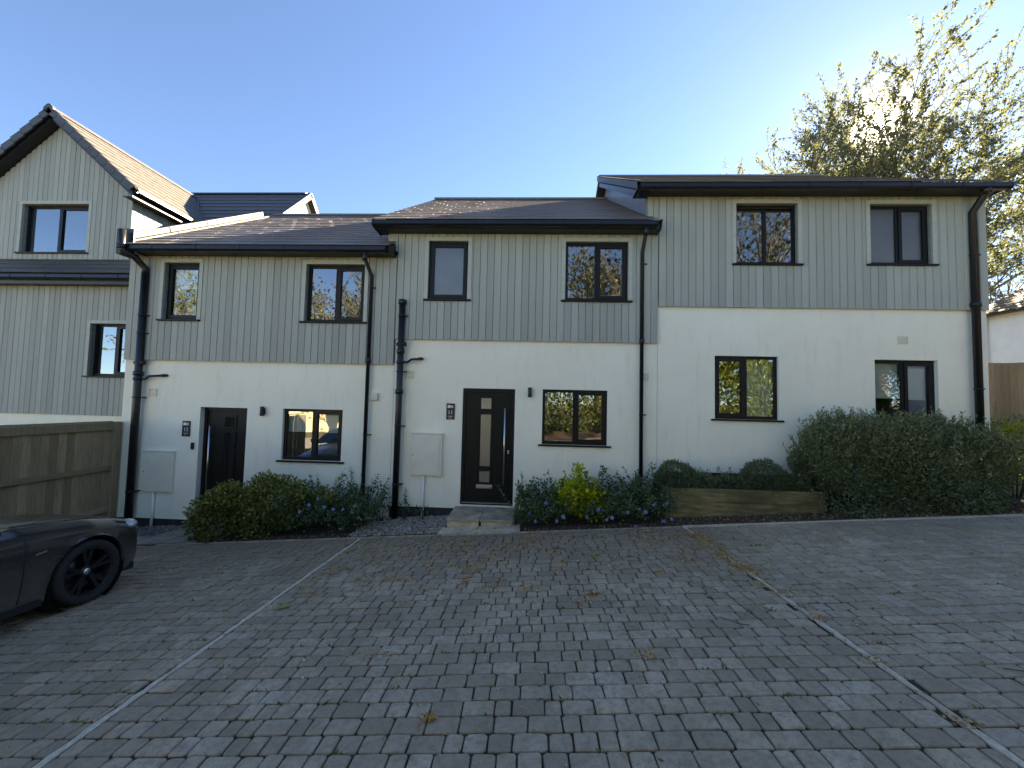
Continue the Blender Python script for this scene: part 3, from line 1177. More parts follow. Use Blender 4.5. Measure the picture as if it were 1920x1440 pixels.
def window(house, x0, x1, z0, z1, yface, setback, sash=None, lights=2, glass='glass', label=None, trim=False, sill_over=0.07, blind=None, curtain=False):
    """dark framed casement. sash: 'L','R' or None marks the opening light"""
    yf = yface + setback
    mb = MB()
    w = 0.052
    ring(mb, x0, x1, z0, z1, w, yf, yf + 0.07, 0.06)
    xm = (x0 + x1) / 2
    lights_rect = []
    if lights == 2:
        mb.box(xm - 0.03, xm + 0.03, yf + 0.002, yf + 0.07, z0 + 0.06, z1 - w)
        lights_rect = [(x0 + w, xm - 0.03), (xm + 0.03, x1 - w)]
    else:
        lights_rect = [(x0 + w, x1 - w)]
    win = mb.build('window', 'frame', house)
    if label:
        win['label'] = label
    for k, (a, b) in enumerate(lights_rect):
        zb, zt = z0 + 0.06, z1 - w
        side = 'LR'[k]
        if (lights == 1 and sash) or sash == side:
            s = MB()
            ring(s, a - 0.012, b + 0.012, zb - 0.012, zt + 0.012, 0.058, yf - 0.014, yf + 0.05)
            s.build('sash', 'frame', win)
            a, b, zb, zt = a + 0.046, b - 0.046, zb + 0.046, zt - 0.046
        p = MB()
        p.box(a - 0.006, b + 0.006, yf + 0.022, yf + 0.030, zb - 0.006, zt + 0.006)
        p.build('pane', glass, win)
        if blind:
            q = MB()
            zbl = zt - (zt - zb) * blind
            nsl = int((zt - zbl) / 0.05)
            for i in range(nsl):
                zz = zbl + i * 0.05
                q.add([(a - 0.01, yf + 0.085, zz), (b + 0.01, yf + 0.085, zz), (b + 0.01, yf + 0.095, zz + 0.052), (a - 0.01, yf + 0.095, zz + 0.052)], [(0, 1, 2, 3)])
            q.box(a - 0.01, b + 0.01, yf + 0.078, yf + 0.10, zbl - 0.03, zbl - 0.002)
            q.build('blind', 'blind', win)
        if curtain and k == 1:
            q = MB()
            nn = 44
            v = []
            for i in range(nn + 1):
                x = a - 0.02 + (b - a + 0.06) * i / nn
                yy = yf + 0.16 + 0.03 * math.sin(i * 1.15) + 0.01 * math.sin(i * 2.7)
                v += [(x, yy, zb - 0.1), (x, yy, zt + 0.05)]
            q.add(v, [(2 * i, 2 * i + 2, 2 * i + 3, 2 * i + 1) for i in range(nn)], True)
            q.build('curtain', 'curtain', win)
    s = MB()
    s.box(x0 - sill_over, x1 + sill_over, yface - 0.045, yf + 0.001, z0 - 0.034, z0 - 0.002, 0.004)
    s.build('sill', 'frame', win)
    if trim:
        t = MB()
        wt = 0.075
        yt0, yt1 = CY - 0.006, yf
        t.box(x0 - wt, x0 - 0.001, yt0, yt1, z0 - 0.001, z1 + wt)
        t.box(x1 + 0.001, x1 + wt, yt0, yt1, z0 - 0.001, z1 + wt)
        t.box(x0 - 0.001, x1 + 0.001, yt0 + 0.001, yt1, z1 + 0.001, z1 + wt)
        t.build('surround', 'trim', win)
    return win


BOARD = {}


def board_mesh(w):
    if w not in BOARD:
        mb = MB()
        mb.box(-w / 2, w / 2, 0, 0.02, 0, 1.0)
        bm = bmesh.new()
        v = [(-w / 2, 0.02, 0), (-w / 2, 0.006, 0), (-w / 2 + 0.006, 0, 0), (w / 2 - 0.006, 0, 0), (w / 2, 0.006, 0), (w / 2, 0.02, 0)]
        v = v + [(a, b, 1.0) for a, b, c in v]
        f = [(i, i + 1, 7 + i, 6 + i) for i in range(5)] + [(0, 1, 2, 3, 4, 5)[::-1], (6, 7, 8, 9, 10, 11)]
        m = MB()
        m.add(v, f)
        BOARD[w] = m.mesh('cladding_board', 'cladding')
    return BOARD[w]


def cladding(house, x0, x1, zb, zt, y, holes, matrix=None, pitch=PITCH, ztop_fn=None, xclip=None):
    """vertical boards from zb(x) to zt(x), split round window surrounds"""
    n = max(1, round((x1 - x0) / pitch))
    p = (x1 - x0) / n
    for i in range(n):
        xc = x0 + (i + 0.5) * p
        b = zb(xc) if callable(zb) else zb
        t = zt(xc) if callable(zt) else zt
        xl, xr = xc - p / 2 + 0.003, xc + p / 2 - 0.003
        parts = [(xl, xr, b, t)]
        for (hx0, hx1, hz0, hz1) in holes:
            ha, hb, lo, hi = hx0 - 0.077, hx1 + 0.077, hz0 - 0.036, hz1 + 0.077
            new = []
            for (q0, q1, c, d) in parts:
                if hb <= q0 or ha >= q1 or hi <= c or lo >= d:
                    new.append((q0, q1, c, d))
                    continue
                if lo > c:
                    new.append((q0, q1, c, lo))
                if hi < d:
                    new.append((q0, q1, hi, d))
                m0, m1 = max(c, lo), min(d, hi)
                if ha > q0:
                    new.append((q0, ha, m0, m1))
                if hb < q1:
                    new.append((hb, q1, m0, m1))
            parts = new
        for (q0, q1, c, d) in parts:
            if d - c < 0.02 or q1 - q0 < 0.016:
                continue
            w = Matrix.Translation(((q0 + q1) / 2, y + rng.gauss(0, 0.0012), c)) @ Matrix.Diagonal((1, 1, d - c, 1))
            if matrix is not None:
                w = matrix @ w
            inst('cladding_board', board_mesh(round(q1 - q0, 4)), house, w)


def tile_slope(roof, o, u, L, s, S, ncourse, tilew, mat, thick=0.013, clip=None):
    """courses of flat tiles: o eave corner, u unit along eave, s unit up the slope"""
    o, u, s = Vector(o), Vector(u).normalized(), Vector(s).normalized()
    n = u.cross(s).normalized()
    if n.z < 0:
        n = -n
    g = S / ncourse
    nt = max(1, round(L / tilew))
    tw = L / nt
    for i in range(ncourse):
        mb = MB()
        off = 0.5 * tw if i % 2 else 0.0
        k = -1 if off else 0
        a0 = -off if off else 0.0
        while a0 < L - 0.01:
            a, b = max(a0, 0.0), min(a0 + tw, L)
            a0 += tw
            dz = rng.gauss(0, 0.0007)
            q = o + u * (a + 0.002) + s * (i * g - 0.02) + n * (thick * 1.05 + dz)
            tilt = (s * (g + 0.055)) - n * thick * 1.25
            mb.obox(q, u * (b - a - 0.004), tilt, n * thick)
        mb.build('tile_course', mat, roof)


def gutter(house, x0, x1, ytop, z, brackets=True):
    """square-ish gutter run along the eaves"""
    mb = MB()
    prof = [(0.0, 0.0), (-0.012, -0.075), (0.025, -0.105), (0.09, -0.105), (0.105, -0.075), (0.105, 0.0), (0.098, 0.0), (0.098, -0.07), (0.085, -0.096), (0.028, -0.096), (-0.004, -0.07), (0.008, 0.0)]
    mb.prism([(x0, ytop + a, z + b) for a, b in prof], (x1 - x0, 0, 0))
    for xe in (x0 - 0.006, x1 - 0.004):
        mb.prism([(xe, ytop - 0.006, z + 0.004), (xe, ytop - 0.018, z - 0.078), (xe, ytop + 0.022, z - 0.111), (xe, ytop + 0.1, z - 0.111), (xe, ytop + 0.105, z + 0.004)], (0.010, 0, 0))
    g = mb.build('gutter', 'plastic_black', house)
    x = x0 + 0.4
    while x < x1 - 0.1 and brackets:
        b = MB()
        b.prism([(x, ytop - 0.008, z + 0.003), (x, ytop - 0.018, z - 0.08), (x, ytop + 0.024, z - 0.111), (x, ytop + 0.1, z - 0.110), (x, ytop + 0.1, z + 0.003)], (0.035, 0, 0))
        b.build('bracket', 'plastic_black', g)
        x += 0.85
    return g


def downpipe(house, x, ztop, zbot, r=0.034, y=FY - 0.075, neck_y=7.13, sockets=(), name='downpipe', neck=True, clips=()):
    mb = MB()
    pts = []
    if neck:
        pts = [(x - 0.02, neck_y, ztop), (x - 0.02, neck_y, ztop - 0.10), (x, y, ztop - 0.34), (x, y, zbot)]
        mb.tube([(x - 0.02, neck_y, ztop + 0.01), (x - 0.02, neck_y, ztop - 0.14)], r * 1.25, 14)
    else:
        pts = [(x, y, ztop), (x, y, zbot)]
    mb.tube(pts, r, 14)
    p = mb.build(name, 'plastic_black', house)
    for z in sockets:
        s = MB()
        s.lathe([(r * 0.9, 0.05), (r * 1.28, 0.045), (r * 1.28, -0.04), (r * 0.9, -0.045)], (x, y, z), (0, 0, 1), 16)
        s.build('socket', 'plastic_black', p)
    for z in clips:
        s = MB()
        s.lathe([(r * 0.95, 0.012), (r * 1.15, 0.012), (r * 1.15, -0.012), (r * 0.95, -0.012)], (x, y, z), (0, 0, 1), 16)
        s.box(x + r * 0.8, x + r * 0.8 + 0.06, y - 0.008, FY - 0.003, z - 0.010, z + 0.010)
        s.build('pipe_clip', 'plastic_black', p)
    return p


def house_shell(house, x0, x1, zlow, zclad, zsoffit, holes, zplinth, ridge_y, ridge_z, wall_mat='render'):
    """front wall with openings, backing behind the cladding, side and rear walls"""
    mb = MB()
    wall_with_openings(mb, x0, x1, zplinth, zclad + 0.05, FY, holes)
    mb.add([(x0, FY, zplinth), (x1, FY, zplinth), (x1, FY + 0.1, zplinth), (x0, FY + 0.1, zplinth)], [(0, 3, 2, 1)])
    mb.build('wall', wall_mat, house)
    mb = MB()
    wall_with_openings(mb, x0, x1, zclad + 0.02, zsoffit + 0.06, FY - 0.02, holes)
    mb.add([(x0, FY - 0.02, zclad + 0.02), (x1, FY - 0.02, zclad + 0.02), (x1, FY + 0.02, zclad + 0.02), (x0, FY + 0.02, zclad + 0.02)], [(0, 3, 2, 1)])
    mb.build('wall_backing', 'cavity', house)
    mb = MB()
    mb.box(x0 + 0.01, x1 - 0.01, FY + 0.03, FY + 0.12, zlow, zplinth + 0.002)
    mb.build('plinth', 'plinth', house)
    for xp in (x0 + 0.004, x1 - 0.124):
        mb = MB()
        mb.prism([(xp, FY + 0.125, zlow), (xp, 15.6, zlow), (xp, 15.6, zsoffit), (xp, ridge_y, ridge_z - 0.25), (xp, FY + 0.125, zsoffit)], (0.12, 0, 0))
        mb.build('party_wall', 'room', house)
    mb = MB()
    mb.box(x0 + 0.004, x1 - 0.004, 15.6, 15.75, zlow, zsoffit)
    mb.build('rear_wall', wall_mat, house)


def roof_block(house, x0, x1, ye, ze, yr, zr, mat='tile', ncourse=16, overL=0.0, overR=0.0, verge_left=False, gable_mat='render', rear=True):
    """double pitched roof, ridge along X"""
    r = MB()
    t = 0.10
    r.prism([(x0, ye + 0.03, ze - 0.02), (x0, yr, zr - 0.03), (x0, 2 * yr - ye - 0.03, ze - 0.02), (x0, 2 * yr - ye - 0.05, ze - t), (x0, yr, zr - 0.16), (x0, ye + 0.08, ze - t)], (x1 - x0, 0, 0))
    roof = r.build('roof', 'membrane', house)
    S = math.hypot(yr - ye, zr - ze)
    tile_slope(roof, (x0 - overL, ye, ze), (1, 0, 0), x1 - x0 + overL + overR, (0, yr - ye, zr - ze), S, ncourse, 0.33, mat)
    if rear:
        q = MB()
        q.obox((x0, 2 * yr - ye, ze + 0.01), (x1 - x0, 0, 0), (0, -(yr - ye), zr - ze), (0, 0.012, 0.02))
        q.build('rear_slope', mat, roof)
    # ridge tiles
    x = x0 - overL
    k = 0
    while x < x1 + overR - 0.02:
        xe = min(x + 0.44, x1 + overR)
        q = MB()
        pr = [(0.11, -0.055), (0.09, 0.0), (0.045, 0.035), (0, 0.045), (-0.045, 0.035), (-0.09, 0.0), (-0.11, -0.055), (-0.09, -0.06), (0, 0.02), (0.09, -0.06)]
        q.prism([(x, yr + a, zr + 0.03 + b) for a, b in pr], (xe - x - 0.005, 0, 0))
        q.build('ridge_tile', mat, roof)
        x += 0.44
    return roof


def eaves(house, x0, x1, zsoffit, zg, boxL=False, boxR=False):
    mb = MB()
    mb.box(x0, x1, 7.19, 7.215, zsoffit - 0.012, zg - 0.01)
    mb.build('fascia', 'fascia', house)
    mb = MB()
    mb.box(x0, x1, 7.2155, FY + 0.02, zsoffit, zsoffit + 0.012)
    mb.build('soffit', 'fascia', house)
    for flag, xx, d in ((boxL, x0, -0.02), (boxR, x1, 0.02)):
        if flag:
            q = MB()
            q.prism([(xx, 7.10, zg + 0.03), (xx, 7.17, zsoffit - 0.02), (xx, FY + 0.02, zsoffit - 0.02), (xx, FY + 0.4, zg + 0.30)], (d, 0, 0))
            q.build('box_end', 'fascia', house)


def door_leaf(house, x0, x1, z0, z1, setback, handle_right, glass, label):
    yf = FY + setback
    mb = MB()
    ring(mb, x0, x1, z0, z1, 0.06, yf, yf + 0.08, 0.03)
    d = mb.build('door', 'frame', house)
    d['label'] = label
    a, b, c, e = x0 + 0.062, x1 - 0.062, z0 + 0.035, z1 - 0.062
    q = MB()
    q.box(a, b, yf + 0.018, yf + 0.062, c, e, 0.004)
    q.build('door_leaf', 'door', d)
    W = b - a
    cx = (a + b) / 2 + (-0.05 if handle_right else 0.05)
    ztop = e
    spec = [(ztop - 0.13, ztop - 0.31), (ztop - 0.44, ztop - 1.38), (ztop - 1.50, ztop - 1.68)]
    for (zt, zb) in spec:
        m = MB()
        ring(m, cx - 0.13, cx + 0.13, zb - 0.045, zt + 0.045, 0.034, yf + 0.004, yf + 0.019)
        m.build('moulding', 'door', d)
        g = MB()
        g.box(cx - 0.098, cx + 0.098, yf + 0.010, yf + 0.0175, zb - 0.013, zt + 0.013)
        g.build('door_glass', glass, d)
    hx = b - 0.12 if handle_right else a + 0.10
    h = MB()
    h.tube([(hx, yf - 0.055, ztop - 1.72), (hx, yf - 0.055, ztop - 0.30)], 0.0145, 14)
    for zz in (ztop - 1.55, ztop - 0.47):
        h.tube([(hx, yf - 0.055, zz), (hx, yf + 0.02, zz)], 0.009, 10)
    h.build('handle', 'steel', d)
    l = MB()
    lx = hx + 0.075 if handle_right else hx - 0.055
    l.tube([(lx, yf + 0.004, ztop - 1.10), (lx, yf + 0.019, ztop - 1.10)], 0.017, 14)
    l.box(lx - 0.014, lx + 0.014, yf + 0.006, yf + 0.019, ztop - 1.155, ztop - 1.10, 0.003)
    l.build('lock', 'steel', d)
    p = MB()
    p.box(cx - 0.155, cx + 0.155, yf + 0.003, yf + 0.019, ztop - 1.81, ztop - 1.735, 0.005)
    p.box(cx - 0.145, cx + 0.145, yf - 0.003, yf + 0.006, ztop - 1.80, ztop - 1.75, 0.004)
    p.build('letter_plate', 'steel', d)
    s = MB()
    s.box(x0 + 0.03, x1 - 0.03, yf - 0.02, yf + 0.05, z0 + 0.03, z0 + 0.046)
    s.build('threshold', 'steel', d)
    return d


def vent(house, x, z, w=0.15, h=0.13):
    mb = MB()
    ring(mb, x - w / 2, x + w / 2, z - h / 2, z + h / 2, 0.012, FY - 0.018, FY - 0.001)
    for k in range(3):
        zz = z - h / 2 + 0.02 + k * (h - 0.03) / 3
        mb.obox((x - w / 2 + 0.012, FY - 0.016, zz), (w - 0.024, 0, 0), (0, 0.014, 0.022), (0, 0.004, 0.004))
    mb.box(x - w / 2 + 0.012, x + w / 2 - 0.012, FY - 0.004, FY - 0.001, z - h / 2 + 0.012, z + h / 2 - 0.012)
    mb.build('air_vent', 'vent', house)


def text_mesh(body, size, mat):
    cu = bpy.data.curves.new('text', 'FONT')
    cu.body = body
    cu.size = size
    cu.align_x = 'CENTER'
    cu.extrude = 0.0008
    ob = bpy.data.objects.new('text', cu)
    COL.objects.link(ob)
    dg = bpy.context.evaluated_depsgraph_get()
    me = bpy.data.meshes.new_from_object(ob.evaluated_get(dg))
    bpy.data.objects.remove(ob)
    me.materials.clear()
    me.materials.append(M[mat])
    return me


def plaque(number, x0, x1, z0, z1, label):
    cx = (x0 + x1) / 2
    root = empty('number_plaque', (cx, FY, z0))
    tag(root, label, 'sign', 'house number plaques')
    mb = MB()
    mb.box(x0, x1, FY - 0.016, FY - 0.001, z0, z1, 0.003)
    mb.build('plate', 'plastic_black', root)
    H = z1 - z0
    rot = Matrix.Rotation(R(90), 4, 'X')
    inst('numeral', text_mesh(number, H * 0.33, 'print_white'), root, Matrix.Translation((cx, FY - 0.0175, z0 + H * 0.335)) @ rot)
    # emblem panel: a pale block and a gold block
    e = MB()
    e.box(x0 + 0.025, cx - 0.004, FY - 0.0185, FY - 0.0162, z1 - H * 0.28, z1 - H * 0.11)
    e.build('emblem_panel', 'print_white', root)
    e = MB()
    e.box(cx - 0.002, x1 - 0.03, FY - 0.0185, FY - 0.0162, z1 - H * 0.28, z1 - H * 0.13)
    e.build('emblem_panel', 'print_gold', root)
    # two lines of small lettering, too small to read
    for (zz, wd, hh) in ((z0 + H * 0.185, 0.105, 0.016), (z0 + H * 0.08, 0.062, 0.013)):
        t = MB()
        g = random.Random(int(number) * 7 + int(zz * 100))
        x = cx - wd / 2
        while x < cx + wd / 2:
            t.box(x, x + 0.0035, FY - 0.0178, FY - 0.0162, zz, zz + hh * g.choice((1, 1, 0.7, 0.7)))
            if g.random() < 0.7:
                t.box(x + 0.0035, x + 0.009, FY - 0.0178, FY - 0.0162, zz + hh * g.choice((0, 0.35, 0.6)), zz + hh * 0.75)
            x += 0.0125
        t.build('small_lettering', 'print_white', root)


def wall_lamp(x, z, label):
    root = empty('wall_lamp', (x, FY, z))
    tag(root, label, 'lamp', 'outdoor wall lamps')
    mb = MB()
    mb.box(x - 0.032, x + 0.032, FY - 0.022, FY - 0.001, z - 0.06, z + 0.06, 0.003)
    mb.build('backplate', 'plastic_black', root)
    mb = MB()
    mb.lathe([(0.0, 0.09), (0.034, 0.09), (0.036, 0.085), (0.036, -0.085), (0.034, -0.09), (0.028, -0.09), (0.026, -0.075), (0.0, -0.075)], (x, FY - 0.058, z), (0, 0, 1), 20)
    mb.build('lamp_body', 'plastic_black', root)


def meter_box(x0, x1, z0, z1, zg, px, label):
    root = empty('meter_box', ((x0 + x1) / 2, FY, z0))
    tag(root, label, 'meter box', 'utility meter boxes')
    mb = MB()
    mb.box(x0, x1, FY - 0.055, FY - 0.001, z0, z1, 0.006)
    mb.build('casing', 'meter', root)
    d = MB()
    d.box(x0 + 0.018, x1 - 0.045, FY - 0.066, FY - 0.054, z0 + 0.02, z1 - 0.035, 0.004)
    dd = d.build('box_door', 'meter', root)
    l = MB()
    l.tube([(x0 + 0.045, FY - 0.070, (z0 + z1) / 2), (x0 + 0.045, FY - 0.064, (z0 + z1) / 2)], 0.011, 12)
    l.build('lock', 'plastic_black', dd)
    h = MB()
    h.box(x0 - 0.008, x1 + 0.008, FY - 0.072, FY - 0.001, z1 + 0.001, z1 + 0.016, 0.004)
    h.build('drip_edge', 'white_plastic', root)
    p = MB()
    p.tube([(px, FY - 0.03, z0 - 0.001), (px, FY - 0.03, zg - 0.05)], 0.026, 12)
    p.build('conduit', 'white_plastic', root)


def soil_stack(house, x, ztop, zbot, r, boss_z, arm_z, arm_len, sockets, clips, y=FY - 0.10):
    p = downpipe(house, x, ztop, zbot, r, y, neck=False, sockets=sockets, clips=clips, name='soil_stack')
    b = MB()
    b.tube([(x - r * 1.3, y, boss_z), (x + r * 1.75, y - 0.01, boss_z)], r * 0.62, 14)
    b.lathe([(0.0, r * 1.75), (r * 0.75, r * 1.75), (r * 0.75, r * 1.45), (r * 0.5, r * 1.4)], (x, y - 0.01, boss_z), (1, 0, 0), 16)
    b.build('access_boss', 'plastic_black', p)
    a = MB()
    a.tube([(x, y, arm_z), (x + r + 0.08, y, arm_z + 0.0), (x + r + 0.15, y + 0.01, arm_z + 0.055), (x + arm_len, y + 0.04, arm_z + 0.075), (x + arm_len, FY - 0.002, arm_z + 0.08)], 0.022, 10)
    a.lathe([(0.02, -0.03), (0.03, -0.03), (0.03, 0.03), (0.02, 0.03)], (x + arm_len - 0.03, y + 0.04, arm_z + 0.074), (1, 0, 0), 12)
    a.lathe([(r * 0.9, 0.03), (r * 1.22, 0.03), (r * 1.22, -0.03), (r * 0.9, -0.03)], (x, y, arm_z), (0, 0, 1), 16)
    a.build('waste_arm', 'plastic_black', p)
    return p


def row_houses():
    RX = (11.6,)
    # ---------------------------------------------------------------- number 11 (middle)
    h = empty('terrace_house', (-0.13, FY, -0.3))
    tag(h, 'middle terrace house numbered 11, white render below sage cladding, glazed front door', 'house', 'terrace houses in the row')
    x0, x1 = -2.60, 2.335
    up1, up2 = (-2.0, -1.24, 3.70, 4.83), (0.61, 1.78, 3.71, 4.83)
    lo = (0.23, 1.43, 1.01, 2.03)
    dr = (-1.27, -0.285, -0.15, 2.02)
    holes = [up1, up2, lo, dr]
    house_shell(h, x0, x1, -0.9, 2.93, 4.97, holes, -0.22, 11.6, 7.75)
    for q in (up1, up2, lo):
        room(*q, FY + 0.17, h)
    window(h, *up1, CY, 0.075, sash='L', lights=1, glass='glass_frosted', trim=True, label='narrow frosted upstairs window')
    window(h, *up2, CY, 0.075, sash='R', trim=True, label='upstairs window reflecting tree and blue sky')
    window(h, *lo, FY, 0.03, sash='R', label='ground floor window reflecting a hedge')
    door_leaf(h, *dr, 0.03, True, 'glass_door', 'dark front door with long steel handle and three glass panels')
    cl = [up1, up2]
    cladding(h, x0, x1 - 0.005, 2.925, 4.965, CY, cl)
    cladding(h, -2.80, x0 - 0.003, 4.62, 4.965, CY, [])
    eaves(h, -2.96, 2.28, 4.97, 5.07, True, True)
    gutter(h, -2.98, 2.20, 7.085, 5.075)
    roof_block(h, -2.86, 2.20, 7.10, 5.085, 11.6, 7.80, ncourse=16, overL=0.12)
    downpipe(h, 2.03, 4.96, gz(2.03, 7.4) - 0.05, 0.036, sockets=(2.95,), clips=(4.4, 1.6))
    soil_stack(h, -2.46, 3.66, -0.45, 0.058, 2.82, 2.48, 0.40, (3.62, 2.68, 1.92), (3.36, 2.3, 1.28, 0.2))
    vent(h, 2.105, 2.30)
    vent(h, -2.30, 2.26, 0.17, 0.14)
    # ---------------------------------------------------------------- number 12 (left)
    h = empty('terrace_house', (-5.3, FY, -0.7))
    tag(h, 'left terrace house numbered 12, lowest roof of the row, dark door behind shrubs', 'house', 'terrace houses in the row')
    x0, x1 = -7.98, -2.605
    up1, up2 = (-7.26, -6.54, 3.24, 4.37), (-4.39, -3.23, 3.24, 4.36)
    lo = (-4.74, -3.57, 0.57, 1.55)
    dr = (-6.39, -5.45, -0.62, 1.54)
    holes = [up1, up2, lo, dr]
    house_shell(h, x0, x1, -1.4, 2.44, 4.50, holes, -0.62, 11.6, 7.3)
    for q in (up1, up2, lo):
        room(*q, FY + 0.17, h)
    window(h, *up1, CY, 0.10, sash='L', lights=1, trim=True, blind=0.38, label='narrow upstairs window with half lowered blind')
    window(h, *up2, CY, 0.10, sash='R', trim=True, label='upstairs window reflecting pale branches and sky')
    window(h, *lo, FY, 0.06, sash='R', label='ground floor window with blind half down', blind=0.42)
    door_leaf(h, *dr, 0.11, False, 'car_glass', 'black front door with long steel handle on the left')
    cladding(h, x0, x1 - 0.005, 2.435, 4.495, CY, [up1, up2])
    eaves(h, -7.62, -2.66, 4.50, 4.575, True, True)
    gutter(h, -7.62, -2.72, 7.085, 4.58)
    roof = roof_block(h, -7.90, -2.66, 7.10, 4.59, 11.6, 7.30, ncourse=16)
    downpipe(h, -3.085, 4.46, gz(-3.1, 7.4) - 0.05, 0.036, sockets=(2.5,), clips=(3.9, 1.1))
    p = soil_stack(h, -7.60, 4.12, -1.0, 0.063, 2.37, 2.06, 0.50, (2.16,), (3.3, 2.95, 1.7, -0.1))
    q = MB()
    q.tube([(-7.60, FY - 0.10, 4.10), (-7.60, FY - 0.10, 4.22), (-7.66, 7.22, 4.40), (-7.74, 7.08, 4.45), (-7.76, 7.06, 4.55), (-7.76, 7.06, 4.86)], 0.06, 14)
    q.lathe([(0.055, 0.04), (0.076, 0.035), (0.076, -0.035), (0.055, -0.04)], (-7.76, 7.06, 4.53), (0, 0, 1), 16)
    q.build('swan_neck', 'plastic_black', p)
    q = MB()
    q.box(-7.98, -7.64, 7.16, 7.19, 4.44, 4.92)
    q.box(-7.98, -7.95, 7.19, 7.5, 4.44, 4.92)
    q.build('box_end', 'fascia', h)
    vent(h, -7.37, 1.80, 0.16, 0.15)
    v = MB()
    v.box(-3.03, -2.89, FY - 0.05, FY - 0.001, 1.75, 1.89, 0.006)
    v.lathe([(0.0, 0.055), (0.045, 0.055), (0.05, 0.05), (0.05, 0.04)], (-2.96, FY, 1.82), (0, -1, 0), 18)
    v.build('extractor_vent', 'vent', h)
    # lead flashing up the left verge, stepped lengths
    dirv = Vector((0, 4.5, 2.71)).normalized()
    for k in range(4):
        a = Vector((-7.98, 7.22, 4.66)) + dirv * (k * 1.12)
        if k == 3:
            pass
        m = MB()
        m.obox(a, (0.10, 0, 0), dirv * 1.15, (0, -0.06, 0.15 + 0.004 * k))
        m.obox(a + Vector((0.10, 0, 0.03)), (0.16, 0, 0), dirv * 1.14, (0, -0.012, 0.03))
        m.build('lead_flashing', 'lead', h)
    # ---------------------------------------------------------------- number 10 (right)
    h = empty('terrace_house', (5.25, FY, 0.1))
    tag(h, 'right end terrace house, tallest of the row, white render behind the big hedge', 'house', 'terrace houses in the row')
    x0, x1 = 2.34, 8.16
    up1, up2 = (3.75, 4.86, 4.43, 5.57), (6.14, 7.22, 4.44, 5.56)
    lo1, lo2 = (3.38, 4.52, 1.56, 2.72), (6.21, 7.30, 0.55, 2.70)
    holes = [up1, up2, lo1, lo2]
    house_shell(h, x0, x1, -0.6, 3.62, 5.70, holes, 0.58, 11.6, 8.4)
    mb = MB()
    mb.box(2.125, 2.34, FY - 0.018, FY + 0.1, 4.9, 5.72)
    mb.build('wall_backing', 'cavity', h)
    for q in (up1, up2, lo1, lo2):
        room(*q, FY + 0.17, h)
    window(h, *up1, CY, 0.085, sash=None, trim=True, label='upstairs window reflecting a tree trunk and sky')
    window(h, *up2, CY, 0.085, sash='R', glass='glass_frosted', trim=True, label='frosted upstairs window at the right end')
    window(h, *lo1, FY, 0.05, sash='L', curtain=True, label='ground floor window with a pale curtain on the right')
    window(h, *lo2, FY, 0.07, sash='R', blind=0.30, label='tall ground floor window with short pale blind')
    cladding(h, x0 + 0.002, x1, 3.615, 5.695, CY, [up1, up2])
    cladding(h, 2.13, x0 - 0.001, 4.985, 5.695, CY, [])
    eaves(h, 1.86, 8.19, 5.70, 5.76, False, True)
    gutter(h, 1.90, 8.22, 7.085, 5.765)
    roof = roof_block(h, 1.88, 8.20, 7.10, 5.775, 11.6, 8.48, ncourse=16)
    # verge caps on the left edge of the roof
    sd = Vector((0, 4.5, 2.705))
    S = sd.length
    sd.normalize()
    for k in range(16):
        m = MB()
        a = Vector((1.83, 7.10, 5.80)) + sd * (k * S / 16)
        m.obox(a, (0.10, 0, 0), sd * (S / 16 + 0.02), (0, -0.006, 0.022 - 0.006))
        m.obox(a + Vector((0, 0, -0.14)), (0.018, 0, 0), sd * (S / 16 - 0.008), (0, 0, 0.155))
        m.build('verge_tile', 'verge', roof)
    m = MB()
    m.prism([(1.90, 7.22, 5.69), (1.90, 11.6, 8.36), (1.90, 11.6, 8.20), (1.90, 7.30, 5.60)], (0.03, 0, 0))
    m.prism([(1.931, 7.22, 5.69), (1.931, 11.6, 8.34), (1.931, 11.6, 8.32), (1.931, 7.22, 5.67)], (0.2, 0, 0))
    m.build('barge_board', 'fascia', h)
    m = MB()
    m.prism([(2.13, 7.52, 4.8), (2.13, 7.52, 5.86), (2.13, 11.6, 8.33), (2.13, 15.6, 5.9), (2.13, 15.6, 4.8)], (0.05, 0, 0))
    m.build('gable_panel', 'sheet_grey', h)
    m = MB()
    m.prism([(8.11, 7.52, -0.3), (8.11, 7.52, 5.86), (8.11, 11.6, 8.33), (8.11, 15.6, 5.9), (8.11, 15.6, -0.3)], (0.05, 0, 0))
    m.build('side_wall', 'render', h)
    downpipe(h, 7.88, 5.72, gz(7.9, 7.4) - 0.05, 0.058, y=FY - 0.10, neck_y=7.16, sockets=(3.7,), clips=(4.6, 2.2))
    vent(h, 6.70, 3.06, 0.17, 0.14)
    # rear walls of the row, each its own
    for (nm, xa, xb, zt, lab) in (('terrace_house', 0, 0, 0, ''),):
        pass


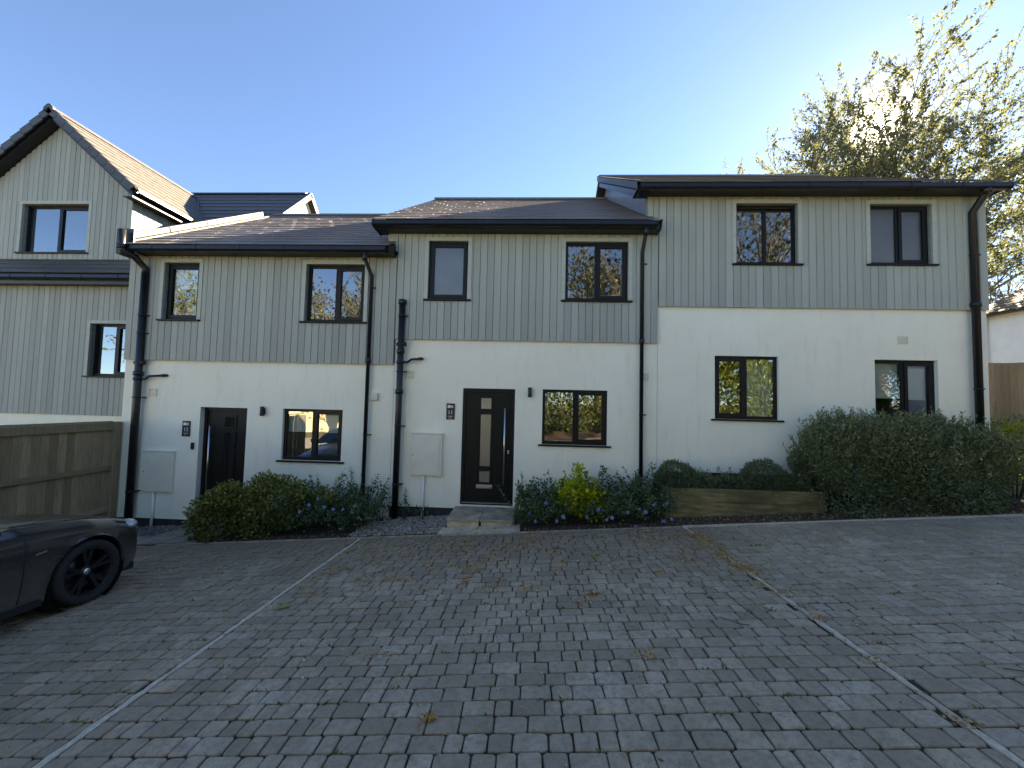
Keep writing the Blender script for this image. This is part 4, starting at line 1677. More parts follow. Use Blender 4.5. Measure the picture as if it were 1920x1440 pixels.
def house13():
    h = empty('gabled_house', (-11.0, 8.7, -0.6))
    tag(h, 'gable-fronted house at the left end, taller and set further back', 'house')
    UY, LY = 9.2, 8.7
    up = (-12.78, -11.03, 5.22, 6.45)
    lo = (-10.17, -9.10, 2.16, 3.37)
    zap, xap = 8.52, -11.9
    sl = 0.885
    # walls
    m = MB()
    wall_with_openings(m, -15.6, -7.99, 1.22, 4.5, LY + 0.04, [lo])
    m.build('wall_backing', 'cavity', h)
    m = MB()
    m.box(-15.6, -7.99, LY + 0.03, LY + 0.2, -1.8, 1.26)
    m.build('wall', 'render', h)
    m = MB()
    gz_ = lambda x: zap - sl * abs(x - xap)
    wall_with_openings(m, -13.9, -9.93, 4.9, 6.82, UY + 0.045, [up])
    m.add([(-13.9, UY + 0.045, 6.82), (-9.93, UY + 0.045, 6.82), (xap, UY + 0.045, zap - 0.02)], [(0, 1, 2)])
    m.build('wall_backing', 'cavity', h)
    cladding(h, -14.0, -9.905, 5.05, lambda x: gz_(x) - 0.02, UY, [up], pitch=0.134)
    cladding(h, -15.4, -8.0, 1.255, 4.42, LY, [lo], pitch=0.134)
    # sunlit side wall of the wing
    m = MB()
    m.box(-9.96, -9.93, UY + 0.05, 13.0, 4.8, 6.72)
    m.build('side_wall', 'membrane', h)
    rot = Matrix.Translation((-9.905, 0, 0)) @ Matrix.Rotation(R(90), 4, 'Z')
    cladding(h, UY + 0.02, 12.8, 4.9, 6.60, 0.0, [], matrix=rot, pitch=0.134)
    for q, y in ((up, UY), (lo, LY)):
        room(*q, y + 0.2, h)
    global CY
    cy0 = CY
    CY = UY
    window(h, *up, UY, 0.12, sash='R', trim=True, label='wide upstairs gable window reflecting sky')
    CY = LY
    window(h, *lo, LY, 0.12, sash='R', trim=True, label='window beside the drainpipe, half hidden by the next house')
    CY = cy0
    # pent roof between the storeys
    m = MB()
    m.prism([(-15.6, 8.36, 4.42), (-15.6, 9.24, 5.0), (-15.6, 9.24, 4.9), (-15.6, 8.40, 4.34)], (15.6 - 8.0, 0, 0))
    pr = m.build('pent_roof', 'membrane', h)
    tile_slope(pr, (-15.6, 8.34, 4.43), (1, 0, 0), 7.58, (0, 0.9, 0.6), 1.04, 3, 0.33, 'tile_new')
    m = MB()
    m.box(-15.6, -8.0, 8.46, 8.485, 4.22, 4.40)
    m.build('fascia', 'fascia', h)
    m = MB()
    m.box(-15.6, -8.0, 8.486, 8.72, 4.235, 4.25)
    m.build('soffit', 'fascia', h)
    gutter(h, -15.6, -8.05, 8.35, 4.41)
    # wing roof, ridge running back
    ex, ez = -9.62, 6.70
    zr = 8.70
    xl = 2 * xap - ex
    m = MB()
    m.prism([(ex - 0.05, 9.0, ez), (xap, 9.0, zr - 0.03), (xl + 0.05, 9.0, ez), (xl + 0.1, 9.0, ez - 0.12), (xap, 9.0, zr - 0.18), (ex - 0.1, 9.0, ez - 0.12)], (0, 4.4, 0))
    rf = m.build('wing_roof', 'membrane', h)
    S = math.hypot(ex - xap, zr - ez)
    tile_slope(rf, (ex, 8.94, ez + 0.01), (0, 1, 0), 4.4, (xap - ex, 0, zr - ez), S, 10, 0.33, 'tile_wing')
    tile_slope(rf, (xl, 8.94, ez + 0.01), (0, 1, 0), 4.4, (xap - xl, 0, zr - ez), S, 10, 0.33, 'tile_wing')
    y = 8.93
    while y < 13.0:
        q = MB()
        prf = [(0.12, -0.075), (0.06, 0.02), (0, 0.045), (-0.06, 0.02), (-0.12, -0.075), (0, 0.0)]
        q.prism([(xap + a, y, zr + 0.035 + b) for a, b in prf], (0, 0.44, 0))
        q.build('ridge_tile', 'verge', rf)
        y += 0.445
    # dry verge caps, both slopes
    for sgn, xe in ((1, ex), (-1, xl)):
        sv = Vector((xap - xe, 0, zr - ez))
        L = sv.length
        sv.normalize()
        nv = Vector((-sv.z * -sgn * 0 + sgn * sv.z, 0, abs(sv.x)))
        nv = Vector((sgn * abs(sv.z), 0, abs(sv.x))).normalized()
        for k in range(10):
            q = MB()
            a = Vector((xe, 8.895, ez + 0.02)) + sv * (k * L / 10) + nv * (0.018 + 0.0)
            q.obox(a - nv * 0.13 + sv * 0.004, sv * (L / 10 - 0.012) - nv * 0.03, (0, 0.04, 0), nv * 0.175)
            q.obox(a - nv * 0.0 + Vector((0, 0.04, 0)), sv * (L / 10 + 0.012), (0, 0.09, 0), nv * 0.026)
            q.build('verge_tile', 'verge', rf)
        # barge board and soffit
        q = MB()
        a = Vector((xe, 8.97, ez - 0.10))
        q.obox(a - nv * 0.10, sv * (L + 0.02), (0, 0.025, 0), nv * 0.16)
        q.obox(a - nv * 0.095 + Vector((0, 0.026, 0)), sv * L, (0, 0.22, 0), nv * 0.012)
        q.build('barge_board', 'fascia', h)
    cap = MB()
    prf = [(0.14, -0.13), (0.12, -0.02), (0.05, 0.05), (0, 0.065), (-0.05, 0.05), (-0.12, -0.02), (-0.14, -0.13), (0, -0.02)]
    cap.prism([(xap + a, 8.88, zr + 0.04 + b) for a, b in prf], (0, 0.05, 0))
    cap.build('ridge_end_cap', 'verge', rf)
    # eaves of the wing on the sunny side
    m = MB()
    m.box(ex - 0.06, ex - 0.035, 8.95, 12.2, ez - 0.20, ez - 0.02)
    m.build('fascia', 'fascia', h)
    m = MB()
    m.box(-9.9, ex - 0.0605, 8.95, 12.2, ez - 0.19, ez - 0.178)
    m.build('soffit', 'fascia', h)
    m = MB()
    prof = [(0.0, 0.0), (0.012, -0.075), (-0.025, -0.105), (-0.09, -0.105), (-0.10, 0.0), (-0.09, 0.0), (-0.085, -0.09), (-0.02, -0.09), (-0.008, 0.0)]
    m.prism([(ex + 0.07 + a, 9.0, ez + 0.005 + b) for a, b in prof], (0, 3.2, 0))
    m.build('gutter', 'plastic_black', h)
    # main block behind, ridge parallel to the street
    yr, zr2, ye, ze = 13.5, 9.0, 8.95, 4.62
    m = MB()
    m.prism([(-16.0, ye + .1, ze), (-16.0, yr, zr2 - 0.04), (-16.0, 2 * yr - ye, ze), (-16.0, 2 * yr - ye, ze - .15), (-16.0, yr, zr2 - .2), (-16.0, ye + .1, ze - .15)], (16.0 - 7.95, 0, 0))
    mr = m.build('main_roof', 'membrane', h)
    S = math.hypot(yr - ye, zr2 - ze)
    tile_slope(mr, (-16.0, ye, ze), (1, 0, 0), 8.08, (0, yr - ye, zr2 - ze), S, 18, 0.33, 'tile_new')
    q = MB()
    q.obox((-16.0, 2 * yr - ye, ze), (8.08, 0, 0), (0, ye - yr, zr2 - ze), (0, 0.02, 0.02))
    q.build('rear_slope', 'tile_new', mr)
    for k in range(19):
        q = MB()
        x = -16.0 + k * 0.44
        if x > -8.1:
            break
        prf = [(0.11, -0.055), (0.05, 0.02), (0, 0.04), (-0.05, 0.02), (-0.11, -0.055), (0, 0.01)]
        q.prism([(x, yr + a, zr2 + 0.03 + b) for a, b in prf], (0.435, 0, 0))
        q.build('ridge_tile', 'tile_new', mr)
    for sgn in (-1, 1):
        sv = Vector((0, sgn * -(yr - ye), zr2 - ze))
        y0 = ye if sgn < 0 else 2 * yr - ye
        L = sv.length
        sv = Vector((0, (yr - y0), zr2 - ze)).normalized()
        nv = Vector((0, -sv.z if sgn < 0 else sv.z, abs(sv.y)))
        for k in range(18):
            q = MB()
            a = Vector((-7.93, y0, ze + 0.02)) + sv * (k * L / 18)
            q.obox(a - nv * 0.13, sv * (L / 18 - 0.006), (0.04, 0, 0), nv * 0.155)
            q.obox(a + Vector((-0.10, 0, 0)), sv * (L / 18 + 0.01), (0.10, 0, 0), nv * 0.03)
            q.build('verge_tile', 'verge', mr)
    # gable end of the main block, seen above the next roof
    m = MB()
    m.prism([(-8.12, ye + 0.3, 0), (-8.12, ye + 0.3, ze + 0.15), (-8.12, yr, zr2 - 0.22), (-8.12, 2 * yr - ye - 0.3, ze + 0.15), (-8.12, 2 * yr - ye - 0.3, 0)], (0.05, 0, 0))
    m.build('gable_wall', 'trim', h)
    # valley lead
    m = MB()
    m.tube([(-9.7, 10.95, 6.72), (xap + 0.1, 13.15, 8.70)], 0.03, 8)
    m.build('valley', 'plastic_black', mr)


# ------------------------------------------------------------------ car
def car():
    ax, ay = -5.53, 4.17
    ra = 0.322
    slope_pitch = math.atan(-0.035)
    slope_roll = math.atan(0.072)
    rot = Euler((slope_pitch, -slope_roll, 0))
    root = empty('parked_car', (ax, ay, gz(ax, ay) + 0.002), rot)
    tag(root, 'dusty dark grey coupe parked by the timber fence, bonnet towards the houses', 'car')
    HW = 0.90
    WB = 2.72
    T, N_ = 0.80, -3.52

    def lerp(x, pts):
        for (a, va), (b, vb) in zip(pts, pts[1:]):
            if a <= x <= b:
                t = (x - a) / (b - a)
                t = t * t * (3 - 2 * t) if False else t
                return va + (vb - va) * t
        return pts[0][1] if x < pts[0][0] else pts[-1][1]

    wid = [(N_, 0.62), (-3.40, 0.76), (-3.1, 0.85), (-2.6, 0.895), (-1.4, 0.88), (-0.3, 0.895), (0.05, 0.90), (0.30, 0.885), (0.48, 0.84), (0.62, 0.765), (0.72, 0.66), (T, 0.42)]
    top = [(N_, 0.92), (-3.2, 1.0), (-1.0, 1.02), (-0.62, 1.02), (-0.3, 0.985), (0.1, 0.925), (0.4, 0.85), (0.6, 0.775), (0.72, 0.70), (T, 0.62)]
    shd = [(N_, 0.80), (-3.0, 0.90), (-1.5, 0.875), (-0.6, 0.862), (0.0, 0.815), (0.35, 0.745), (0.55, 0.70), (0.72, 0.63), (T, 0.56)]
    bot = [(N_, 0.40), (-3.3, 0.28), (-2.9, 0.22), (-2.0, 0.18), (-0.6, 0.18), (0.3, 0.20), (0.6, 0.22), (T, 0.30)]
    ys = list(np.linspace(N_, T, 110))
    RA = 0.365
    prof_n = 16
    grid = []
    for y in ys:
        w, zt, zs, zb = lerp(y, wid), lerp(y, top), lerp(y, shd), lerp(y, bot)
        arch = 0
        for wy in (0.0, -WB):
            d = abs(y - wy)
            if d < RA:
                arch = max(arch, ra + math.sqrt(RA * RA - d * d))
        zb2 = max(zb, arch)
        pts = []
        # lower side, up to the crease, then over the wing to the centre line
        k1 = [(w * 0.955, 0.0), (w * 0.985, 0.18), (w, 0.45), (w * 0.995, 0.72), (w * 0.985, 0.86), (w * 0.965, 0.95), (w * 0.93, 1.0)]
        for (px, t) in k1:
            z = zb + (zs - zb) * t
            pts.append((px, max(z, zb2 if t < 0.9 else z)))
        crown = [(0.88, 0.30), (0.80, 0.48), (0.68, 0.62), (0.5, 0.78), (0.28, 0.93), (0.0, 1.0)]
        for (px, t) in crown:
            pts.append((w * px, zs + (zt - zs) * t))
        grid.append([(p[0], y, p[1]) for p in pts])
    body = MB()
    n = len(grid[0])
    for sgn in (1, -1):
        v = [(p[0] * sgn, p[1], p[2]) for rw in grid for p in rw]
        f = []
        for i in range(len(grid) - 1):
            for j in range(n - 1):
                q = (i * n + j, i * n + j + 1, (i + 1) * n + j + 1, (i + 1) * n + j)
                f.append(q if sgn < 0 else q[::-1])
        body.add(v, f, True)
        # close the nose and tail
        for row in (0, len(grid) - 1):
            vv = [(p[0] * sgn, p[1], p[2]) for p in grid[row]] + [(0, grid[row][0][1], grid[row][0][2])]
            body.add(vv, [tuple(range(len(vv)))], False)
    b = body.build('body', 'car_paint', root, local=True)
    # floor pan and wheel housings
    fl = MB()
    fl.box(-0.80, 0.80, N_ + 0.3, T - 0.25, 0.17, 0.24)
    for wy in (0.0, -WB):
        for s in (-1, 1):
            fl.lathe([(0.05, 0.0), (RA + 0.012, 0.0), (RA + 0.012, 0.30)], (s * 0.56, wy, ra), (s, 0, 0), 32)
    fl.build('underbody', 'car_trim', root, local=True)
    # sill strip, door gaps
    for s in (-1, 1):
        q = MB()
        q.obox((s * 0.855, -WB + 0.42, 0.165), (s * 0.045, 0, 0), (0, WB - 0.86, 0), (0, 0, 0.055))
        q.build('side_skirt', 'car_trim', root, local=True)
        # door shut line
        g = MB()
        dy = -0.60
        pts = []
        for z in np.linspace(0.24, 0.85, 12):
            yy = dy + 0.05 * (z - 0.24) - 0.05 * max(0, 0.4 - z)
            pts.append((s * (surface_w(grid, yy, z) + 0.0005), yy, z))
        g.tube(pts, 0.005, 6)
        g.build('door_gap', 'car_trim', root, local=True)
        # side badge trim
        g = MB()
        wq = surface_w(grid, -0.44, 0.66)
        g.obox((s * wq - 0.004, -0.50, 0.645), (0.008, 0, 0), (0, 0.09, 0.012), (0, 0, 0.014))
        g.build('side_badge', 'steel', root, local=True)
        # headlamp on the corner of the nose
        hl = MB()
        bm = bmesh.new()
        bmesh.ops.create_uvsphere(bm, u_segments=20, v_segments=12, radius=1.0)
        for q in bm.verts:
            q.co = Vector((s * 0.70 + q.co.x * 0.15 * 1.0, 0.545 + q.co.y * 0.10 - 0.35 * (q.co.x * s) * 0.15, 0.685 + q.co.z * 0.062))
        hl.bm(bm, True)
        hl.build('headlamp', 'lamp_glass', root, local=True)
        # mirror
        mr = MB()
        bm = bmesh.new()
        bmesh.ops.create_uvsphere(bm, u_segments=16, v_segments=10, radius=1.0)
        for q in bm.verts:
            q.co = Vector((s * 1.0 + q.co.x * 0.10, -1.12 + q.co.y * 0.08 * (1 if q.co.y > 0 else 0.3), 1.06 + q.co.z * 0.075))
        mr.bm(bm, True)
        mr.tube([(s * 0.80, -1.12, 0.99), (s * 0.94, -1.12, 1.03)], 0.025, 8)
        mr.build('door_mirror', 'car_paint', root, local=True)
        # side window
        sw = MB()
        sw.add([(s * 0.79, -0.95, 1.0), (s * 0.79, -2.55, 1.02), (s * 0.66, -2.20, 1.30), (s * 0.62, -1.55, 1.345)], [(0, 1, 2, 3)])
        sw.build('side_window', 'car_glass', root, local=True)
    # bonnet shut lines
    for s in (-1, 1):
        g = MB()
        pts = []
        for y in np.linspace(-0.58, 0.50, 16):
            w, zt, zs = lerp(y, wid), lerp(y, top), lerp(y, shd)
            pts.append((s * w * 0.80, y, zs + (zt - zs) * 0.48 + 0.0005))
        g.tube(pts, 0.0045, 6)
        g.build('bonnet_gap', 'car_trim', root, local=True)
    # front bumper face with grille openings
    fb = MB()
    fb.box(-0.38, 0.38, T - 0.03, T + 0.012, 0.27, 0.40, 0.01)
    fb.box(-0.26, -0.02, T - 0.03, T + 0.014, 0.46, 0.60, 0.02)
    fb.box(0.02, 0.26, T - 0.03, T + 0.014, 0.46, 0.60, 0.02)
    fb.build('grille', 'car_trim', root, local=True)
    # cabin
    cb = MB()
    st = [(-0.62, 0.80, 1.0, 1.01), (-1.40, 0.64, 1.33, 1.37), (-1.8, 0.62, 1.355, 1.40), (-2.3, 0.62, 1.31, 1.35), (-3.05, 0.72, 1.0, 1.02)]
    v = []
    for (y, w, z1, z2) in st:
        v += [(-w, y, z1), (-w * 0.6, y, z2), (w * 0.6, y, z2), (w, y, z1)]
    f = [(4 * i + j, 4 * i + j + 1, 4 * i + 5 + j, 4 * i + 4 + j) for i in (1, 2) for j in range(3)]
    cb.add(v, f, True)
    cb.build('cabin_roof', 'car_paint', root, local=True)
    ws = MB()
    ws.add(v, [(4 * i + j, 4 * i + j + 1, 4 * i + 5 + j, 4 * i + 4 + j) for i in (0, 3) for j in range(3)], True)
    ws.build('windscreen', 'car_glass', root, local=True)
    wp = MB()
    wp.tube([(0.55, -0.60, 1.035), (0.1, -0.68, 1.075), (-0.2, -0.72, 1.09)], 0.010, 6)
    wp.build('wiper', 'car_trim', root, local=True)
    # wheels
    for wy in (0.0, -WB):
        for s in (1, -1):
            tw = MB()
            rimr = 0.235
            prof = [(rimr, -0.005), (rimr + 0.012, 0.012), (0.27, 0.022), (0.30, 0.020), (0.314, 0.008), (ra, -0.012), (ra, -0.10), (ra, -0.185), (0.31, -0.205), (rimr, -0.20)]
            face = s * 0.885
            tw.lathe([(r_, a) for r_, a in prof], (face - s * 0.02, wy, ra), (s, 0, 0), 44)
            wh = tw.build('wheel', 'tyre', root, local=True)
            rm = MB()
            rm.lathe([(rimr + 0.006, 0.004), (rimr - 0.004, 0.008), (rimr - 0.012, -0.002), (rimr - 0.02, -0.16)], (face - s * 0.02, wy, ra), (s, 0, 0), 44)
            o = Vector((face - s * 0.02, wy, ra))
            for k in range(5):
                for dlt in (-0.17, 0.17):
                    a = 2 * math.pi * k / 5 + 0.35
                    a1, a2 = a + dlt * 0.35, a + dlt
                    p1 = o + Vector((s * -0.028, math.cos(a1) * 0.045, math.sin(a1) * 0.045))
                    p2 = o + Vector((s * -0.006, math.cos(a2) * (rimr - 0.005), math.sin(a2) * (rimr - 0.005)))
                    dv = (p2 - p1)
                    tn = Vector((s, 0, 0))
                    sd = dv.cross(tn).normalized()
                    w1, w2 = 0.013, 0.019
                    rm.add([p1 - sd * w1, p1 + sd * w1, p2 + sd * w2, p2 - sd * w2, p1 - sd * w1 * 1.2 - tn * 0.04, p1 + sd * w1 * 1.2 - tn * 0.04, p2 + sd * w2 * 1.2 - tn * 0.04, p2 - sd * w2 * 1.2 - tn * 0.04],
                           [(0, 1, 2, 3), (0, 4, 5, 1), (1, 5, 6, 2), (2, 6, 7, 3), (3, 7, 4, 0)])
            rm.lathe([(0.0, -0.022), (0.052, -0.022), (0.062, -0.032), (0.066, -0.07)], o, (s, 0, 0), 24)
            rm.build('rim', 'rim', wh, local=True)
            hc = MB()
            hc.lathe([(0.0, -0.014), (0.028, -0.014), (0.034, -0.0215)], o, (s, 0, 0), 24)
            hc.build('hub_cap', 'steel', wh, local=True)
            em = MB()
            for q0 in (0, math.pi):
                pts = [o + Vector((s * -0.0125, 0, 0))] + [o + Vector((s * -0.0125, math.cos(q0 + t) * 0.02, math.sin(q0 + t) * 0.02)) for t in np.linspace(0, math.pi / 2, 7)]
                em.add(pts, [tuple(range(8))])
            em.build('hub_emblem', 'emblem_blue', wh, local=True)
            ds = MB()
            ds.lathe([(0.07, -0.10), (0.165, -0.10), (0.165, -0.12)], o, (s, 0, 0), 30)
            ds.build('brake_disc', 'rim', wh, local=True)


def surface_w(grid, y, z):
    row = min(grid, key=lambda r_: abs(r_[0][1] - y))
    for a, b in zip(row, row[1:]):
        if a[2] <= z <= b[2] and b[2] > a[2]:
            t = (z - a[2]) / (b[2] - a[2])
            return a[0] + (b[0] - a[0]) * t
    return max(p[0] for p in row)


# ------------------------------------------------------------------ fences
def left_fence():
    X = -8.0
    root = empty('timber_fence', (X, 6.0, gz(X, 6.0)))
    tag(root, 'weathered close-board timber fence beside the parked car', 'fence')
    ztop = 1.20
    y = 7.36
    while y > 1.2:
        w = rng.uniform(0.118, 0.128)
        z0 = gz(X, y) + 0.02
        b = MB()
        b.obox((X - 0.03, y - w, z0), (0.018, 0, 0), (0.012, w - 0.010, 0), (rng.gauss(0, .003), rng.gauss(0, .003), ztop - 0.03 - z0))
        b.build('board', 'fence', root)
        b = MB()
        b.obox((X - 0.055, y - 0.03, z0), (0.018, 0, 0), (0, 0.05, 0), (0, 0, ztop - 0.05 - z0))  # strip added behind each board gap so the seams go dark
        b.build('seam_shade_strip', 'fence', root)
        y -= w
    for (zz, hh, dx) in ((1.06, 0.145, 0.038), (0.30, 0.085, 0.055), (-0.48, 0.085, 0.055)):
        for (ya, yb) in ((7.34, 4.95), (4.80, 2.40)):
            q = MB()
            q.box(X - 0.009, X + dx, yb, ya, zz, zz + hh, 0.006)
            q.build('rail', 'fence', root)
    for yp in (7.42, 4.875, 2.33):
        q = MB()
        q.box(X - 0.06, X + 0.075, yp - 0.075, yp + 0.06, gz(X, yp) - 0.1, ztop + 0.02, 0.008)
        q.build('post', 'fence', root)
    q = MB()
    q.box(X - 0.045, X + 0.03, 1.3, 7.34, ztop + 0.008, ztop + 0.035, 0.004)
    q.build('cap_rail', 'fence', root)


def right_fence():
    a, b = Vector((10.9, 11.3, 0)), Vector((17.6, 9.2, 0))
    root = empty('tall_fence', (a.x, a.y, gz(a.x, a.y)))
    tag(root, 'tall brown timber fence below the white bungalow on the right', 'fence')
    d = (b - a)
    L = d.length
    d.normalize()
    n = int(L / 0.15)
    for i in range(n):
        p = a + d * i * 0.15
        z0 = gz(p.x, p.y) - 0.1
        m = MB()
        m.obox((p.x, p.y, z0), d * 0.147, (0, 0.02, 0), (0, 0, 3.10 - z0 + rng.gauss(0, .01)))
        m.build('board', 'fence_brown', root)
    for zz in (1.0, 2.75):
        m = MB()
        m.obox((a.x, a.y + 0.021, zz), d * L, (0, 0.05, 0), (0, 0, 0.09))
        m.build('rail', 'fence_brown', root)


def neighbour():
    h = empty('bungalow', (21, 10, 0.8))
    tag(h, 'white bungalow with brown shingle roof behind the right fence', 'house')
    zb, ze, zr = 0.3, 5.55, 7.6
    m = MB()
    m.box(17.0, 24.0, -4.0, 15.8, zb, ze)  # near end lengthened out of view to cast shade on the hedge
    m.prism([(17.0, -4.0, ze), (24.0, -4.0, ze), (20.5, -4.0, zr - 0.1)], (0, 19.8, 0))
    m.build('wall', 'white_wall', h)
    r = MB()
    r.prism([(16.7, -4.2, ze - 0.12), (20.5, -4.2, zr), (24.3, -4.2, ze - 0.12), (24.3, -4.2, ze - 0.22), (20.5, -4.2, zr - 0.12), (16.7, -4.2, ze - 0.22)], (0, 20.2, 0))
    rf = r.build('roof', 'fascia', h)
    S = math.hypot(3.8, zr - ze + 0.12)
    tile_slope(rf, (16.67, -4.25, ze - 0.10), (0, 1, 0), 20.3, (3.8, 0, zr - ze + .12), S, 14, 0.25, 'shingle')
    g = MB()
    g.tube([(16.64, -4.2, ze - 0.16), (16.64, 16.0, ze - 0.16)], 0.06, 10)
    g.tube([(16.9, 15.6, ze - 0.2), (16.92, 15.6, 1.0)], 0.035, 8)
    g.build('gutter', 'plastic_black', h)


# ------------------------------------------------------------------ front beds
def pebbles(name, label, x0, x1, y0, y1, n, size, mat, dz=0.0, flat=0.55, aspect=1.0, cat=None, kind='stuff'):
    g = np.random.default_rng(abs(hash(name)) % 1000 if False else int(abs(x0) * 100) + n)
    base = np.array([(1, 0, 0), (-1, 0, 0), (0, 1, 0), (0, -1, 0), (0, 0, 1), (0, 0, -1)], float)
    faces = np.array([(0, 2, 4), (2, 1, 4), (1, 3, 4), (3, 0, 4), (2, 0, 5), (1, 2, 5), (3, 1, 5), (0, 3, 5)])
    X, Y = g.uniform(x0, x1, n), g.uniform(y0, y1, n)
    Z = np.array([gz(a, b) for a, b in zip(X, Y)]) + dz + g.uniform(0, 0.02, n)
    s = size * g.uniform(0.5, 1.3, n)
    V = []
    sc = np.stack([s, s * aspect * g.uniform(0.6, 1.0, n), s * flat], 1)
    ang = g.uniform(0, 6.28, n)
    tl = g.normal(0, 0.35, (n, 2))
    B = base[None] * sc[:, None, :] * g.uniform(0.7, 1.2, (n, 6, 1))
    c, si = np.cos(ang)[:, None], np.sin(ang)[:, None]
    x = B[..., 0] * c - B[..., 1] * si
    y = B[..., 0] * si + B[..., 1] * c
    z = B[..., 2] + x * tl[:, :1] + y * tl[:, 1:]
    V = np.stack([x + X[:, None], y + Y[:, None], z + Z[:, None]], -1).reshape(-1, 3)
    F = (faces[None] + (np.arange(n) * 6)[:, None, None]).reshape(-1, 3)
    o = inst(name, arr_mesh(name, V, F, mat))
    tag(o, label, cat, kind=kind)
    return o


def beds():
    tag(sheet('flower_bed', -8.2, 13.0, KERB_Y + 0.05, FY + 0.05, -0.005, 'soil', 0.3), kind='structure')
    pebbles('gravel', 'pale pinkish gravel between the drainpipes and the front step', -2.85, -1.36, 6.32, 7.50, 5200, 0.016, 'gravel', 0.0, cat='gravel')
    pebbles('slate_chippings', 'grey slate chippings at the foot of the left wall', -8.0, -6.45, 6.75, 7.5, 2600, 0.024, 'slate_chip', 0.0, 0.35, cat='chippings')
    pebbles('bark_mulch', 'brown bark mulch in front of the raised planter and hedge', 2.15, 8.0, 6.28, 6.95, 6500, 0.022, 'mulch', 0.0, 0.3, 0.45, cat='mulch')
    pebbles('bark_mulch', 'fallen brown debris along the edge of the left and middle beds', -5.8, 2.2, 6.27, 6.50, 2300, 0.017, 'mulch', 0.0, 0.3, 0.45, cat='mulch')
    # concrete path to number 12
    p = empty('garden_path', (-6.1, 6.6, gz(-6.1, 6.6)))
    tag(p, 'grey concrete slab path leading to the left front door', 'path')
    for (xa, xb, ya, yb) in ((-6.42, -5.86, 6.28, 6.85), (-6.42, -5.86, 6.86, 7.42), (-7.1, -6.43, 6.28, 6.72), (-5.85, -5.3, 6.86, 7.42), (-7.8, -7.11, 6.28, 6.72), (-5.85, -5.3, 6.28, 6.85)):
        m = MB()
        m.obox((xa, ya, gz(xa, ya) - 0.03), (xb - xa - 0.008, 0, (xb - xa) * 0.072), (0, yb - ya, -(yb - ya) * 0.035), (0, 0, 0.05 + rng.uniform(0, .006)))
        m.build('slab', 'path', p)
    # front step of number 11
    s = empty('front_step', (-0.78, 7.0, -0.3))
    tag(s, 'low stone front step with flagged top below the number 11 door', 'step')
    zt = -0.165
    for (xa, xb) in ((-1.34, -0.79), (-0.782, -0.235)):
        m = MB()
        m.box(xa, xb, 6.62, 7.46, zt - 0.042, zt, 0.006)
        m.build('tread_slab', 'slab_dark', s)
        m = MB()
        m.box(xa + 0.015, xb - 0.012, 6.645, 6.75, -0.42, zt - 0.043, 0.006)
        m.build('riser_block', 'slab', s)
    for xs in (-1.325, -0.25):
        m = MB()
        m.box(xs - 0.0, xs + 0.03, 6.76, 7.46, -0.45, zt - 0.043)
        m.build('side_block', 'slab', s)
    for (xa, xb) in ((-1.40, -0.80), (-0.79, -0.12)):
        m = MB()
        m.obox((xa, 6.27, gz(xa, 6.27) - 0.03), (xb - xa, 0, (xb - xa) * 0.072), (0, 0.36, -0.36 * 0.035), (0, 0, 0.05))
        m.build('apron_slab', 'slab', s)
    # door sill
    # raised planter
    pl = empty('raised_planter', (3.5, 6.9, 0.0))
    tag(pl, 'mossy timber sleeper planter raised against the right house', 'planter')
    x0, x1, yf, yb = 2.25, 4.72, 6.76, 7.46
    for (za, zb) in ((-0.14, 0.215), (0.219, 0.43)):
        m = MB()
        m.box(x0 + 0.06, x1, yf, yf + 0.05, za, zb, 0.006)
        m.build('plank', 'sleeper', pl)
        m = MB()
        m.box(x0 + 0.0, x0 + 0.05, yf + 0.055, yb, za, zb + 0.002, 0.006)
        m.build('plank', 'sleeper', pl)
        m = MB()
        m.box(x1 - 0.05, x1 - 0.002, yf + 0.055, yb, za, zb - 0.002, 0.006)
        m.build('plank', 'sleeper', pl)
    for xp in (x0 - 0.002, x1 - 0.002):
        m = MB()
        m.box(xp, xp + 0.06, yf - 0.012, yf + 0.052, -0.2, 0.438, 0.005)
        m.build('corner_post', 'sleeper', pl)
    m = MB()
    m.box(x0 + 0.05, x1 - 0.05, yf + 0.05, yb, 0.30, 0.37)
    m.build('soil_fill', 'soil', pl)


